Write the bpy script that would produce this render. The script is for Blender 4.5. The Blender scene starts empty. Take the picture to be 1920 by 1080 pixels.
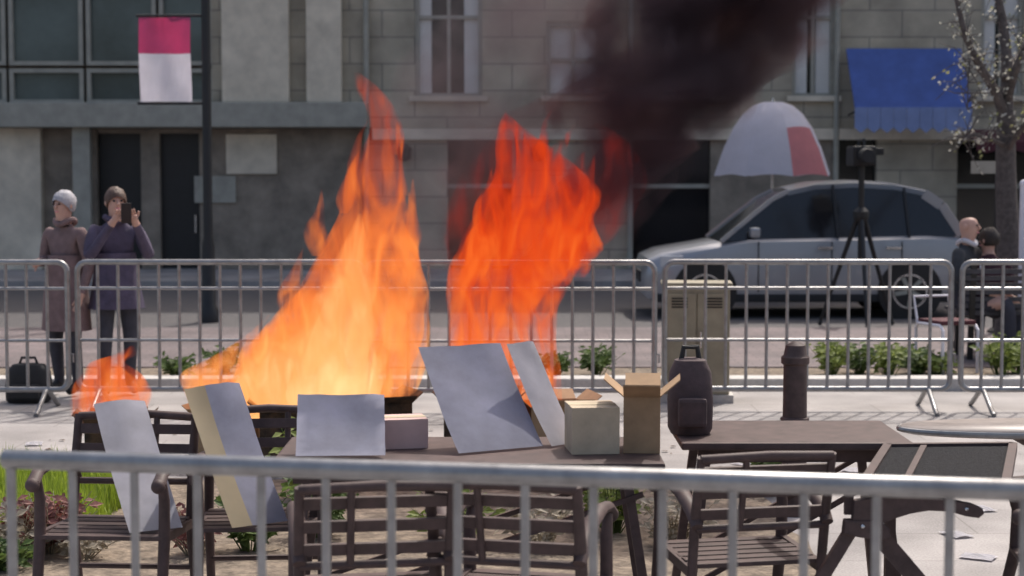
import bpy, bmesh, math, random
from mathutils import Vector, Matrix, noise
R = math.radians
rng = random.Random(11)
scene = bpy.context.scene
C = scene.collection

# ------------------------------------------------------------------ camera
F, W, H = 3300.0, 1920.0, 1080.0
CAM_Z, HORIZON = 1.73, 327.0
PITCH = math.atan((H / 2 - HORIZON) / F)
cam_d = bpy.data.cameras.new('camera')
cam = bpy.data.objects.new('camera', cam_d)
C.objects.link(cam)
cam.location = (0, 0, CAM_Z)
cam.rotation_euler = (R(90) - PITCH, 0, 0)
cam_d.sensor_width = 36
cam_d.lens = F / W * 36
cam_d.clip_start, cam_d.clip_end = 0.1, 800
cam_d.dof.use_dof = True
cam_d.dof.focus_distance = 7.6
cam_d.dof.aperture_fstop = 3.4
scene.camera = cam

# ------------------------------------------------------------------ light
SUN_EL, SUN_AZ = R(56), R(28)            # sun high, beyond the scene and to the right
world = bpy.data.worlds.new('World')
scene.world = world
world.use_nodes = True
wn = world.node_tree.nodes
sky = wn.new('ShaderNodeTexSky')
sky.sky_type = 'NISHITA'
sky.sun_disc = False
sky.sun_elevation = SUN_EL
sky.sun_rotation = SUN_AZ
sky.dust_density = 6.0
sky.ozone_density = 0.2
sky.air_density = 1.0
wn['Background'].inputs['Strength'].default_value = 0.15
world.node_tree.links.new(sky.outputs[0], wn['Background'].inputs['Color'])
sun_d = bpy.data.lights.new('sun', 'SUN')
sun_d.energy = 2.6
sun_d.angle = R(1.2)
sun_d.color = (1.0, 0.95, 0.88)
sun = bpy.data.objects.new('sun', sun_d)
C.objects.link(sun)
sdir = Vector((math.sin(SUN_AZ) * math.cos(SUN_EL), math.cos(SUN_AZ) * math.cos(SUN_EL), math.sin(SUN_EL)))
sun.rotation_euler = sdir.to_track_quat('Z', 'Y').to_euler()
scene.view_settings.view_transform = 'Standard'
scene.view_settings.look = 'None'
scene.view_settings.exposure = 0.3
scene.view_settings.gamma = 1.0
scene.cycles.max_bounces = 8
scene.cycles.transparent_max_bounces = 24
scene.cycles.volume_bounces = 0
scene.cycles.volume_step_rate = 0.6
scene.cycles.use_denoising = True

# ------------------------------------------------------------------ helpers
_cr = cam.rotation_euler.to_matrix()
def at(px, py, Y):
    d = _cr @ Vector(((px - W / 2) / F, -(py - H / 2) / F, -1.0))
    return Vector((0, 0, CAM_Z)) + d * (Y / d.y)
def gx(px, Y):
    return at(px, 600, Y).x
def gz(py, Y):
    return at(960, py, Y).z

def tag(o, label=None, cat=None, group=None, kind=None):
    if label: o['label'] = label
    if cat: o['category'] = cat
    if group: o['group'] = group
    if kind: o['kind'] = kind
    return o
def empty(name, loc=(0, 0, 0), rz=0.0, **kw):
    o = bpy.data.objects.new(name, None)
    o.empty_display_size = 0.1
    o.location = loc
    o.rotation_euler = (0, 0, rz)
    C.objects.link(o)
    return tag(o, **kw)
def copy_tree(o, parent=None):
    c = o.copy(); C.objects.link(c); c.parent = parent
    for ch in list(o.children): copy_tree(ch, c)
    return c

class MB:
    def __init__(s): s.bm = bmesh.new()
    def box(s, p0, p1):
        (x0, y0, z0), (x1, y1, z1) = p0, p1
        vs = [s.bm.verts.new(v) for v in ((x0,y0,z0),(x1,y0,z0),(x1,y1,z0),(x0,y1,z0),(x0,y0,z1),(x1,y0,z1),(x1,y1,z1),(x0,y1,z1))]
        for f in ((0,3,2,1),(4,5,6,7),(0,1,5,4),(1,2,6,5),(2,3,7,6),(3,0,4,7)):
            s.bm.faces.new([vs[i] for i in f])
        return s
    def slab(s, o, a, b, t):
        """parallelepiped from corner o along a, b with thickness vector t"""
        o, a, b, t = map(Vector, (o, a, b, t))
        vs = [s.bm.verts.new(v) for v in (o, o+a, o+a+b, o+b, o+t, o+a+t, o+a+b+t, o+b+t)]
        for f in ((0,3,2,1),(4,5,6,7),(0,1,5,4),(1,2,6,5),(2,3,7,6),(3,0,4,7)):
            s.bm.faces.new([vs[i] for i in f])
        return s
    def tube(s, pts, r, seg=10, cap=True, flat=1.0):
        pts = [Vector(p) for p in pts]
        n = len(pts)
        rs = r if isinstance(r, (list, tuple)) else [r] * n
        rings = []
        prev = None
        for i, p in enumerate(pts):
            t = (pts[min(i+1, n-1)] - pts[max(i-1, 0)])
            if t.length < 1e-9: t = Vector((0,0,1))
            t.normalize()
            if prev is None:
                a = t.orthogonal().normalized()
                if abs(t.z) < 0.9:
                    a = t.cross(Vector((0,0,1))).normalized()
            else:
                a = (prev - t * prev.dot(t))
                a = a.normalized() if a.length > 1e-6 else t.orthogonal().normalized()
            prev = a
            b = t.cross(a)
            rings.append([s.bm.verts.new(p + (a * math.cos(2*math.pi*k/seg) + b * math.sin(2*math.pi*k/seg) * flat) * rs[i]) for k in range(seg)])
        for i in range(n-1):
            for k in range(seg):
                k2 = (k+1) % seg
                s.bm.faces.new((rings[i][k], rings[i][k2], rings[i+1][k2], rings[i+1][k]))
        if cap:
            s.bm.faces.new(rings[0][::-1]); s.bm.faces.new(rings[-1])
        return s
    def bar(s, p0, p1, w, h):
        p0, p1 = Vector(p0), Vector(p1)
        t = (p1 - p0)
        u = t.normalized()
        up = Vector((0,0,1)) if abs(u.z) < 0.95 else Vector((0,1,0))
        a = u.cross(up).normalized() * w
        b = a.cross(u).normalized() * h
        return s.slab(p0 - a/2 - b/2, t, a, b)
    def ball(s, c, r, seg=12, rings=8, sc=(1,1,1)):
        m = Matrix.Translation(c) @ Matrix.Diagonal((r*sc[0], r*sc[1], r*sc[2], 1))
        bmesh.ops.create_uvsphere(s.bm, u_segments=seg, v_segments=rings, radius=1, matrix=m)
        return s
    def lathe(s, prof, c=(0,0,0), seg=24, axis='Z'):
        c = Vector(c); rings = []
        for r, h in prof:
            ring = []
            for k in range(seg):
                a = 2*math.pi*k/seg
                v = Vector((r*math.cos(a), r*math.sin(a), h))
                if axis == 'Y': v = Vector((v.x, v.z, v.y))
                ring.append(s.bm.verts.new(c + v))
            rings.append(ring)
        for i in range(len(rings)-1):
            for k in range(seg):
                k2 = (k+1) % seg
                s.bm.faces.new((rings[i][k], rings[i][k2], rings[i+1][k2], rings[i+1][k]))
        s.bm.faces.new(rings[0][::-1]); s.bm.faces.new(rings[-1])
        return s
    def poly(s, pts, t):
        """flat polygon pts extruded by vector t"""
        t = Vector(t)
        a = [s.bm.verts.new(Vector(p)) for p in pts]
        b = [s.bm.verts.new(Vector(p) + t) for p in pts]
        s.bm.faces.new(a[::-1]); s.bm.faces.new(b)
        n = len(a)
        for i in range(n):
            j = (i+1) % n
            s.bm.faces.new((a[i], a[j], b[j], b[i]))
        return s
    def face(s, pts):
        s.bm.faces.new([s.bm.verts.new(Vector(p)) for p in pts])
        return s
    def build(s, name, mat, parent=None, smooth=False, bevel=0.0, **kw):
        bmesh.ops.recalc_face_normals(s.bm, faces=s.bm.faces)
        if bevel:
            bmesh.ops.bevel(s.bm, geom=list(s.bm.edges), offset=bevel, segments=2, affect='EDGES', profile=0.6, clamp_overlap=True)
        me = bpy.data.meshes.new(name)
        s.bm.to_mesh(me); s.bm.free()
        if mat: me.materials.append(mat)
        if smooth:
            me.polygons.foreach_set('use_smooth', [True] * len(me.polygons))
            me.set_sharp_from_angle(angle=R(40))
        o = bpy.data.objects.new(name, me)
        C.objects.link(o)
        if parent: o.parent = parent
        return tag(o, **kw)

def lin(c):
    return tuple((v/255/12.92 if v/255 <= 0.04045 else ((v/255+0.055)/1.055)**2.4) for v in c)

def mat(name, col, rough=0.7, metal=0.0, var=0.25, scale=6.0, bump=0.0, bscale=40.0, spec=0.5, col2=None, coat=0.0, trans=0.0):
    m = bpy.data.materials.new(name)
    m.use_nodes = True
    nt = m.node_tree; n = nt.nodes; l = nt.links
    b = n['Principled BSDF']
    b.inputs['Roughness'].default_value = rough
    b.inputs['Metallic'].default_value = metal
    b.inputs['Specular IOR Level'].default_value = spec
    b.inputs['Coat Weight'].default_value = coat
    tc = n.new('ShaderNodeTexCoord')
    nz = n.new('ShaderNodeTexNoise'); nz.inputs['Scale'].default_value = scale; nz.inputs['Detail'].default_value = 6
    nz.inputs['Roughness'].default_value = 0.62
    l.new(tc.outputs['Object'], nz.inputs['Vector'])
    rp = n.new('ShaderNodeValToRGB')
    rp.color_ramp.elements[0].position = 0.32; rp.color_ramp.elements[1].position = 0.7
    c0 = tuple(v * (1 - var) for v in col)
    c1 = col2 if col2 else tuple(min(1, v * (1 + var)) for v in col)
    rp.color_ramp.elements[0].color = (*c0, 1); rp.color_ramp.elements[1].color = (*c1, 1)
    l.new(nz.outputs['Fac'], rp.inputs['Fac'])
    l.new(rp.outputs['Color'], b.inputs['Base Color'])
    mr = n.new('ShaderNodeMapRange')
    mr.inputs['To Min'].default_value = max(0, rough - 0.12); mr.inputs['To Max'].default_value = min(1, rough + 0.12)
    l.new(nz.outputs['Fac'], mr.inputs['Value']); l.new(mr.outputs[0], b.inputs['Roughness'])
    if bump:
        n2 = n.new('ShaderNodeTexNoise'); n2.inputs['Scale'].default_value = bscale; n2.inputs['Detail'].default_value = 4
        l.new(tc.outputs['Object'], n2.inputs['Vector'])
        bp = n.new('ShaderNodeBump'); bp.inputs['Strength'].default_value = bump; bp.inputs['Distance'].default_value = 0.01
        l.new(n2.outputs['Fac'], bp.inputs['Height']); l.new(bp.outputs[0], b.inputs['Normal'])
    return m

def leaf_mat(name, ca, cb, scale=9.0):
    m = mat(name, ca, 0.6, col2=cb, var=0.3, scale=scale)
    n = m.node_tree.nodes; l = m.node_tree.links
    b = n['Principled BSDF']
    tr = n.new('ShaderNodeBsdfTranslucent'); mx = n.new('ShaderNodeMixShader'); mx.inputs[0].default_value = 0.35
    src = b.inputs['Base Color'].links[0].from_socket
    l.new(src, tr.inputs['Color'])
    l.new(b.outputs[0], mx.inputs[1]); l.new(tr.outputs[0], mx.inputs[2])
    l.new(mx.outputs[0], n['Material Output'].inputs['Surface'])
    return m

def paving_mat(name, ca, cb, jx, jy, joint, vertical=False):
    m = bpy.data.materials.new(name); m.use_nodes = True
    n = m.node_tree.nodes; l = m.node_tree.links; b = n['Principled BSDF']
    tc = n.new('ShaderNodeTexCoord')
    br = n.new('ShaderNodeTexBrick')
    br.inputs['Scale'].default_value = 1.0
    br.inputs['Brick Width'].default_value = jx; br.inputs['Row Height'].default_value = jy
    br.inputs['Mortar Size'].default_value = 0.006; br.inputs['Mortar Smooth'].default_value = 0.3
    br.inputs['Color1'].default_value = (*ca, 1); br.inputs['Color2'].default_value = (*cb, 1); br.inputs['Mortar'].default_value = (*joint, 1)
    if vertical:
        sp = n.new('ShaderNodeSeparateXYZ'); cb_ = n.new('ShaderNodeCombineXYZ')
        l.new(tc.outputs['Object'], sp.inputs[0]); l.new(sp.outputs['X'], cb_.inputs['X']); l.new(sp.outputs['Z'], cb_.inputs['Y'])
        l.new(cb_.outputs[0], br.inputs['Vector']); br.inputs['Mortar Size'].default_value = 0.012
    else:
        l.new(tc.outputs['Object'], br.inputs['Vector'])
    n1 = n.new('ShaderNodeTexNoise'); n1.inputs['Scale'].default_value = 1.6; n1.inputs['Detail'].default_value = 8
    n2 = n.new('ShaderNodeTexNoise'); n2.inputs['Scale'].default_value = 90; n2.inputs['Detail'].default_value = 3
    for q in (n1, n2): l.new(tc.outputs['Object'], q.inputs['Vector'])
    r1 = n.new('ShaderNodeMapRange'); r1.inputs['From Min'].default_value = 0.3; r1.inputs['From Max'].default_value = 0.7
    r1.inputs['To Min'].default_value = 0.62; r1.inputs['To Max'].default_value = 1.08
    r2 = n.new('ShaderNodeMapRange'); r2.inputs['From Min'].default_value = 0.3; r2.inputs['From Max'].default_value = 0.7
    r2.inputs['To Min'].default_value = 0.8; r2.inputs['To Max'].default_value = 1.15
    l.new(n1.outputs['Fac'], r1.inputs['Value']); l.new(n2.outputs['Fac'], r2.inputs['Value'])
    mu = n.new('ShaderNodeMath'); mu.operation = 'MULTIPLY'
    l.new(r1.outputs[0], mu.inputs[0]); l.new(r2.outputs[0], mu.inputs[1])
    vm = n.new('ShaderNodeVectorMath'); vm.operation = 'SCALE'
    l.new(br.outputs['Color'], vm.inputs[0]); l.new(mu.outputs[0], vm.inputs['Scale'])
    l.new(vm.outputs[0], b.inputs['Base Color'])
    b.inputs['Roughness'].default_value = 0.8
    bp = n.new('ShaderNodeBump'); bp.inputs['Strength'].default_value = 0.35; bp.inputs['Distance'].default_value = 0.006
    l.new(n2.outputs['Fac'], bp.inputs['Height']); l.new(bp.outputs[0], b.inputs['Normal'])
    return m

M = {}
M['steel'] = mat('galvanised_steel', (0.30, 0.30, 0.305), 0.36, 0.6, var=0.22, scale=14, bump=0.05)
M['paving'] = paving_mat('pale_paving', (0.37, 0.345, 0.335), (0.335, 0.315, 0.31), 0.9, 0.6, (0.26, 0.24, 0.23))
M['paving_mauve'] = paving_mat('mauve_brick_paving', (0.21, 0.165, 0.165), (0.17, 0.14, 0.145), 0.22, 0.11, (0.10, 0.085, 0.085))
M['asphalt'] = mat('asphalt', (0.10, 0.092, 0.092), 0.85, var=0.3, scale=30, bump=0.3, bscale=120)
M['earth'] = mat('plain_ground', (0.20, 0.19, 0.18), 0.9, var=0.2, scale=2)
M['soil'] = mat('mulch_soil', (0.15, 0.115, 0.085), 0.95, var=0.5, scale=18, bump=0.8, bscale=45, col2=(0.30, 0.24, 0.18))
M['kerb'] = mat('pale_granite', (0.50, 0.48, 0.46), 0.7, var=0.15, scale=25, bump=0.1)
M['brown'] = mat('brown_painted_steel', (0.080, 0.053, 0.050), 0.6, 0.0, var=0.3, scale=16, bump=0.06, spec=0.3)
M['taupe'] = mat('taupe_table_paint', (0.24, 0.205, 0.19), 0.45, var=0.18, scale=10, bump=0.04)
M['mesh'] = mat('black_woven_mesh', (0.022, 0.022, 0.025), 0.85, var=0.6, scale=60, bump=0.9, bscale=140, spec=0.12)
M['placard'] = mat('pale_placard', (0.54, 0.53, 0.58), 0.7, var=0.22, scale=3.5, bump=0.15, bscale=8)
M['tan_metal'] = mat('olive_tan_paint', (0.30, 0.265, 0.19), 0.6, var=0.2, scale=5)
M['rubber'] = mat('black_rubber', (0.02, 0.02, 0.022), 0.7, var=0.3)
M['cardboard'] = mat('cardboard', (0.36, 0.235, 0.135), 0.85, var=0.18, scale=9, bump=0.1)
M['cardboard_pale'] = mat('pale_cardboard', (0.52, 0.42, 0.30), 0.85, var=0.15, scale=9, bump=0.1)
M['charred'] = mat('charred_cardboard', (0.03, 0.025, 0.022), 0.95, var=0.6, scale=12, bump=0.6, col2=(0.14, 0.08, 0.045))
M['lilac'] = mat('pale_lilac_board', (0.35, 0.355, 0.45), 0.7, var=0.24, scale=3.5, bump=0.15, bscale=8)
M['cream'] = mat('cream_board', (0.48, 0.40, 0.27), 0.65, var=0.08, scale=5)
M['paper'] = mat('white_paper', (0.60, 0.585, 0.62), 0.7, var=0.06, scale=8)
M['pinkpaper'] = mat('pink_paper', (0.62, 0.42, 0.38), 0.7, var=0.1, scale=8)
M['stone'] = paving_mat('grey_stone', (0.56, 0.49, 0.375), (0.49, 0.43, 0.335), 1.1, 0.45, (0.25, 0.23, 0.2), vertical=True)
M['stone_pale'] = mat('pale_stone', (0.70, 0.615, 0.49), 0.8, var=0.2, scale=2.2, bump=0.25, bscale=14)
M['stone_dark'] = mat('dark_stone', (0.27, 0.225, 0.18), 0.8, var=0.35, scale=2.2, bump=0.25, bscale=14)
M['frame_grey'] = mat('grey_metal_frame', (0.36, 0.345, 0.295), 0.55, 0.0, var=0.15, scale=5)
M['glass_teal'] = mat('dark_teal_glass', (0.10, 0.125, 0.12), 0.12, var=0.35, scale=0.7, spec=0.7)
M['glass_dark'] = mat('dark_window_glass', (0.012, 0.012, 0.014), 0.08, var=0.3, scale=0.8, spec=0.6)
M['blind'] = mat('pale_window_blind', (0.72, 0.70, 0.67), 0.7, var=0.06, scale=2)
M['black'] = mat('black_metal', (0.014, 0.013, 0.014), 0.45, var=0.3)
M['blue'] = mat('blue_awning_canvas', (0.07, 0.12, 0.36), 0.75, var=0.18, scale=3, bump=0.1)
M['blue_pale'] = mat('pale_blue_canvas', (0.22, 0.28, 0.50), 0.75, var=0.12, scale=3)
M['maroon'] = mat('maroon_canvas', (0.085, 0.018, 0.026), 0.8, var=0.3, scale=6)
M['pink'] = mat('pink_fabric', (0.66, 0.14, 0.30), 0.7, var=0.08, scale=4)
M['white'] = mat('white_fabric', (0.78, 0.76, 0.82), 0.7, var=0.05, scale=4, bump=0.05)
M['salmon'] = mat('salmon_fabric', (0.72, 0.30, 0.32), 0.7, var=0.08, scale=4)
M['carpaint'] = mat('silver_car_paint', (0.34, 0.345, 0.37), 0.32, 0.35, var=0.05, scale=2, coat=0.6)
M['chrome'] = mat('bright_trim', (0.6, 0.6, 0.62), 0.25, 0.9, var=0.1)
M['lampglass'] = mat('headlamp_glass', (0.6, 0.6, 0.62), 0.15, var=0.1)
M['redlamp'] = mat('red_lamp_glass', (0.32, 0.02, 0.02), 0.2, var=0.2)
M['bark'] = mat('grey_bark', (0.10, 0.085, 0.08), 0.9, var=0.4, scale=22, bump=0.7, bscale=40)
M['blossom'] = leaf_mat('pale_buds', (0.56, 0.54, 0.46), (0.80, 0.79, 0.70), 20)
M['budgreen'] = leaf_mat('yellow_green_buds', (0.30, 0.31, 0.12), (0.50, 0.50, 0.22), 20)
M['leaf'] = leaf_mat('green_leaf', (0.07, 0.13, 0.03), (0.18, 0.26, 0.07))
M['leaf_lime'] = leaf_mat('lime_leaf', (0.16, 0.24, 0.035), (0.34, 0.40, 0.09))
M['grass'] = leaf_mat('grass_blades', (0.24, 0.36, 0.03), (0.42, 0.52, 0.07), 5)
M['straw'] = leaf_mat('dry_straw', (0.34, 0.28, 0.19), (0.58, 0.52, 0.42), 20)
M['redleaf'] = leaf_mat('dry_red_leaf', (0.12, 0.02, 0.022), (0.38, 0.17, 0.14), 24)
M['skin'] = mat('skin', (0.56, 0.34, 0.27), 0.55, var=0.1, scale=12)
M['hair_grey'] = mat('grey_hair', (0.42, 0.41, 0.44), 0.7, var=0.25, scale=60, bump=0.5, bscale=120)
M['hair_dark'] = mat('dark_hair', (0.03, 0.022, 0.018), 0.6, var=0.4, scale=60, bump=0.5, bscale=120)
M['hair_brown'] = mat('brown_hair', (0.10, 0.06, 0.045), 0.6, var=0.4, scale=60, bump=0.5, bscale=120)
M['coat_mauve'] = mat('mauve_brown_cloth', (0.20, 0.135, 0.135), 0.9, var=0.2, scale=14, bump=0.4, bscale=30)
M['coat_purple'] = mat('dark_purple_cloth', (0.085, 0.07, 0.115), 0.9, var=0.25, scale=14, bump=0.4, bscale=30)
M['suit'] = mat('charcoal_cloth', (0.045, 0.048, 0.056), 0.9, var=0.25, scale=14, bump=0.3, bscale=30)
M['maroon_cloth'] = mat('dark_maroon_cloth', (0.06, 0.025, 0.035), 0.9, var=0.25, scale=14, bump=0.3, bscale=30)
M['trouser'] = mat('dark_trouser_cloth', (0.05, 0.05, 0.065), 0.9, var=0.2, scale=14, bump=0.3, bscale=30)
M['slat'] = mat('dark_bench_wood', (0.060, 0.055, 0.062), 0.6, var=0.35, scale=9, bump=0.15)
M['backpack'] = mat('brown_backpack_cloth', (0.085, 0.058, 0.060), 0.85, var=0.25, scale=16, bump=0.3)

def struct(name, mb, m, **kw):
    return mb.build(name, m, kind='structure', **kw)

# ------------------------------------------------------------------ setting
struct('ground', MB().box((-300, -120, -1.0), (300, 400, -0.012)), M['earth'])
struct('plaza_paving', MB().box((-14, -6, -0.3), (14, 14.0, 0.0)), M['paving'])
KERB_Y = 14.05
kerb = struct('kerb', MB().box((-14, KERB_Y - 0.05, -0.2), (14, KERB_Y + 0.2, 0.10)), M['kerb'], bevel=0.012)
struct('raised_bed_soil', MB().box((-14, KERB_Y + 0.2, -0.2), (14, 15.0, 0.075)), M['soil'])
struct('upper_paving', MB().box((-14, 15.0, -0.2), (14, 18.9, 0.085)), M['paving_mauve'])
struct('road', MB().box((-60, 18.9, -0.3), (60, 26.6, -0.004)), M['asphalt'])
struct('pavement', MB().box((-60, 26.6, -0.3), (60, 30.4, 0.12)), M['paving'])
# planting bed in the plaza, its edge uneven
def patch(x0, x1, y0, y1, z, n=44, amp=0.07, seed=0):
    pts = []
    def e(p, q, k):
        for i in range(k):
            t = i / k
            v = Vector(p).lerp(Vector(q), t)
            d = noise.noise(Vector((v.x*2.3, v.y*2.3, seed))) * amp
            pts.append((v.x + d, v.y + d*0.7, z))
    e((x0, y0, 0), (x1, y0, 0), n); e((x1, y0, 0), (x1, y1, 0), 16); e((x1, y1, 0), (x0, y1, 0), n); e((x0, y1, 0), (x0, y0, 0), 16)
    return pts
BED = (-4.2, 1.35, 7.05, 9.75)
bed = MB()
bed.poly(patch(*BED, -0.1, seed=3), (0, 0, 0.128))
struct('planting_bed', bed, M['soil'])

# ------------------------------------------------------------------ far building
BY = 30.0
def pbox(mb, px0, py0, px1, py1, Y=BY, front=0.0, depth=0.4, ground=False):
    z0 = 0.12 if ground else gz(py1, Y)
    mb.box((gx(px0, Y), Y - front, z0), (gx(px1, Y), Y - front + depth, gz(py0, Y)))
    return mb
bld = empty('stone_building', (0, 0, 0), label='long grey stone building with pale pilasters, ledge and dark doors across the road', cat='building')
w = MB(); w.box((-26, BY + 0.36, 0.12), (26, BY + 6, 13)); w.build('back_wall', M['stone_dark'], bld)
def win(px0, py0, px1, py1, gm, fm, front=0.0, bars_v=0, bars_h=0):
    a = Vector((gx(px0, BY), BY, gz(py1, BY))); b = Vector((gx(px1, BY), BY, gz(py0, BY)))
    y = BY - front
    wobj = empty('window', (0, 0, 0)); wobj.parent = bld
    MB().box((a.x, y + 0.16, a.z), (b.x, y + 0.2, b.z)).build('pane', gm, wobj)
    f = 0.07
    for (x0, z0, x1, z1) in ((a.x, a.z, b.x, a.z + f), (a.x, b.z - f, b.x, b.z), (a.x, a.z + f, a.x + f, b.z - f), (b.x - f, a.z + f, b.x, b.z - f)):
        MB().box((x0, y + 0.05, z0), (x1, y + 0.158, z1)).build('frame', fm, wobj)
    for i in range(bars_v):
        x = a.x + (b.x - a.x) * (i + 1) / (bars_v + 1)
        MB().box((x - 0.03, y + 0.08, a.z + f), (x + 0.03, y + 0.158, b.z - f)).build('glazing_bar', fm, wobj)
    for i in range(bars_h):
        z = a.z + (b.z - a.z) * (i + 1) / (bars_h + 1)
        MB().box((a.x + f, y + 0.085, z - 0.03), (b.x - f, y + 0.157, z + 0.03)).build('glazing_bar', fm, wobj)
    return wobj
# spandrel walls around the glazing
def wallpiece(px0, py0, px1, py1, m, front=0.0, ground=False, name='wall_panel'):
    return pbox(MB(), px0, py0, px1, py1, front=front, ground=ground, depth=0.36 + front - 0.002).build(name, m, bld)
# left: dark glazed front above the ledge
GL = [(-420, -140), (-136, 18), (24, 162), (168, 298), (304, 402)]
for a, b in GL:
    win(a, -20, b, 122, M['glass_teal'], M['frame_grey'])
    win(a, 128, b, 194, M['glass_teal'], M['frame_grey'])
    win(a, -190, b, -26, M['glass_teal'], M['frame_grey'])
wallpiece(-1600, -1000, -420, 240, M['stone'])
wallpiece(-420, -1000, 402, -192, M['stone'])
pbox(MB(), -1600, 194, 695, 240, front=0.55, depth=0.9).build('ledge', M['frame_grey'], bld, bevel=0.02)
MB().box((gx(150, BY), BY - 0.35, 0.12), (gx(182, BY), BY - 0.2, gz(240, BY))).build('canopy_post', M['frame_grey'], bld)
# below the ledge
wallpiece(-1600, 241, -60, 520, M['stone'], ground=True)
wallpiece(-60, 241, 86, 520, M['stone_pale'], front=0.18, ground=True, name='column')
wallpiece(86, 241, 185, 520, M['stone_dark'], ground=True)
for (a, b) in ((188, 268), (303, 377)):
    d = empty('door', (0, 0, 0)); d.parent = bld
    pbox(MB(), a, 250, b, 520, front=-0.14, depth=0.06, ground=True).build('door_leaf', M['black'], d)
    p = at(b - 12, 420, BY); MB().tube([(p.x, BY + 0.10, p.z - 0.15), (p.x, BY + 0.10, p.z + 0.15)], 0.018, 8).build('handle', M['chrome'], d)
    wallpiece(a, 241, b, 250, M['stone_dark'])
wallpiece(268, 241, 303, 520, M['stone_dark'], ground=True)
wallpiece(377, 241, 695, 520, M['stone_dark'], ground=True)
pbox(MB(), 428, 252, 522, 326, front=0.05, depth=0.05).build('notice_board', M['stone_pale'], bld)
pbox(MB(), 368, 330, 445, 380, front=0.04, depth=0.04).build('vent_cover', M['frame_grey'], bld)
# pilasters
wallpiece(402, -1000, 695, 194, M['stone'])
for (a, b) in ((424, 548), (580, 645)):
    pbox(MB(), a, -900, b, 193, front=0.2, depth=0.2).build('pilaster', M['stone_pale'], bld, bevel=0.02)
# middle and right wall: piers with windows
segs = [(695, 780, None), (780, 905, 'glass_dark'), (905, 1024, None), (1024, 1124, 'blind'), (1124, 1236, None), (1236, 1350, 'glass_dark'), (1350, 1480, None), (1480, 1560, 'glass_dark'), (1560, 1830, None), (1830, 1910, 'glass_dark'), (1910, 3400, None)]
for a, b, g in segs:
    if g is None:
        wallpiece(a, -1000, b, 240, M['stone'])
    else:
        wallpiece(a, -1000, b, -120, M['stone']); wallpiece(a, 182, b, 240, M['stone'])
        win(a, -120 if g != 'blind' else 40, b, 182, M[g], M['frame_grey'], bars_v=1, bars_h=1)
        if g == 'blind': wallpiece(a, -120, b, 40, M['stone'])
        pbox(MB(), a - 10, 180, b + 10, 190, front=0.12, depth=0.12).build('sill', M['stone_pale'], bld)
pbox(MB(), 700, 241, 3400, 262, front=0.1, depth=0.44).build('string_course', M['stone_pale'], bld)
for (a, b, k) in ((695, 840, 0), (840, 960, 1), (960, 1180, 0), (1180, 1330, 1), (1330, 1560, 0), (1560, 1640, 1), (1640, 1790, 0), (1790, 1866, 1), (1872, 1990, 1), (1990, 3400, 0)):
    if k:
        pbox(MB(), a, 262, b, 520, front=-0.15, depth=0.05, ground=True).build('shop_window', M['glass_dark'], bld)
        pbox(MB(), a, 345, b, 353, front=-0.1, depth=0.05).build('transom', M['frame_grey'], bld)
    else:
        wallpiece(a, 262, b, 520, M['stone'] if b < 1300 or a > 1600 else M['stone_dark'], ground=True)

for px in (690, 1180, 1562):
    x = gx(px, BY)
    MB().tube([(x, BY - 0.09, 0.14), (x, BY - 0.09, 9.0)], 0.05, 10).build('drainpipe', M['frame_grey'], bld, smooth=True)
for a, b, g in segs:
    if g == 'glass_dark':
        for p0, p1 in ((a + 8, a + 30), (b - 34, b - 8)):
            pbox(MB(), p0, -110, p1, 176, front=-0.145, depth=0.012).build('curtain', M['blind'], bld)
for px in (760, 1010, 1400):
    x, z = gx(px, BY), gz(285, BY)
    MB().lathe([(0.05, z - 0.16), (0.11, z - 0.12), (0.13, z + 0.06), (0.04, z + 0.14)], c=(x, BY - 0.14, 0), seg=14).build('wall_lantern', M['black'], bld, smooth=True)
# awnings
def awning(name, px0, px1, py0, py1, drop, out, m, m2, label):
    a = Vector((gx(px0, BY), BY, gz(py1, BY))); b = Vector((gx(px1, BY), BY, gz(py0, BY)))
    e = empty(name, (0, 0, 0), label=label, cat='awning')
    y = BY - 0.13
    z1, z0 = b.z, a.z
    MB().poly([(a.x, y, z1), (a.x, y - out, z0), (a.x, y - out, z0 - 0.03), (a.x, y, z1 - 0.06)], (b.x - a.x, 0, 0)).build('canopy', m, e)
    n = 9
    for i in range(n):
        x0 = a.x + (b.x - a.x) * i / n; x1 = a.x + (b.x - a.x) * (i + 1) / n - 0.006
        MB().poly([(x0, y - out - 0.004, z0), (x1, y - out - 0.004, z0), (x1, y - out - 0.004, z0 - drop * 0.8), ((x0 + x1) / 2, y - out - 0.004, z0 - drop), (x0, y - out - 0.004, z0 - drop * 0.8)], (0, 0.012, 0)).build('valance_flap', m2, e)
    for x in (a.x + 0.05, b.x - 0.05):
        MB().tube([(x, y, z0 - 0.1), (x, y - out + 0.02, z0 - 0.05)], 0.016, 8).build('arm', M['black'], e)
    return e
awning('blue_awning', 1578, 1790, 92, 205, 0.42, 0.8, M['blue'], M['blue_pale'], 'blue canvas awning with pale blue valance on the stone building')
awning('maroon_awning', 1796, 2120, 243, 268, 0.18, 0.9, M['maroon'], M['maroon'], 'dark maroon awning over the shop window behind the budding tree')

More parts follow.
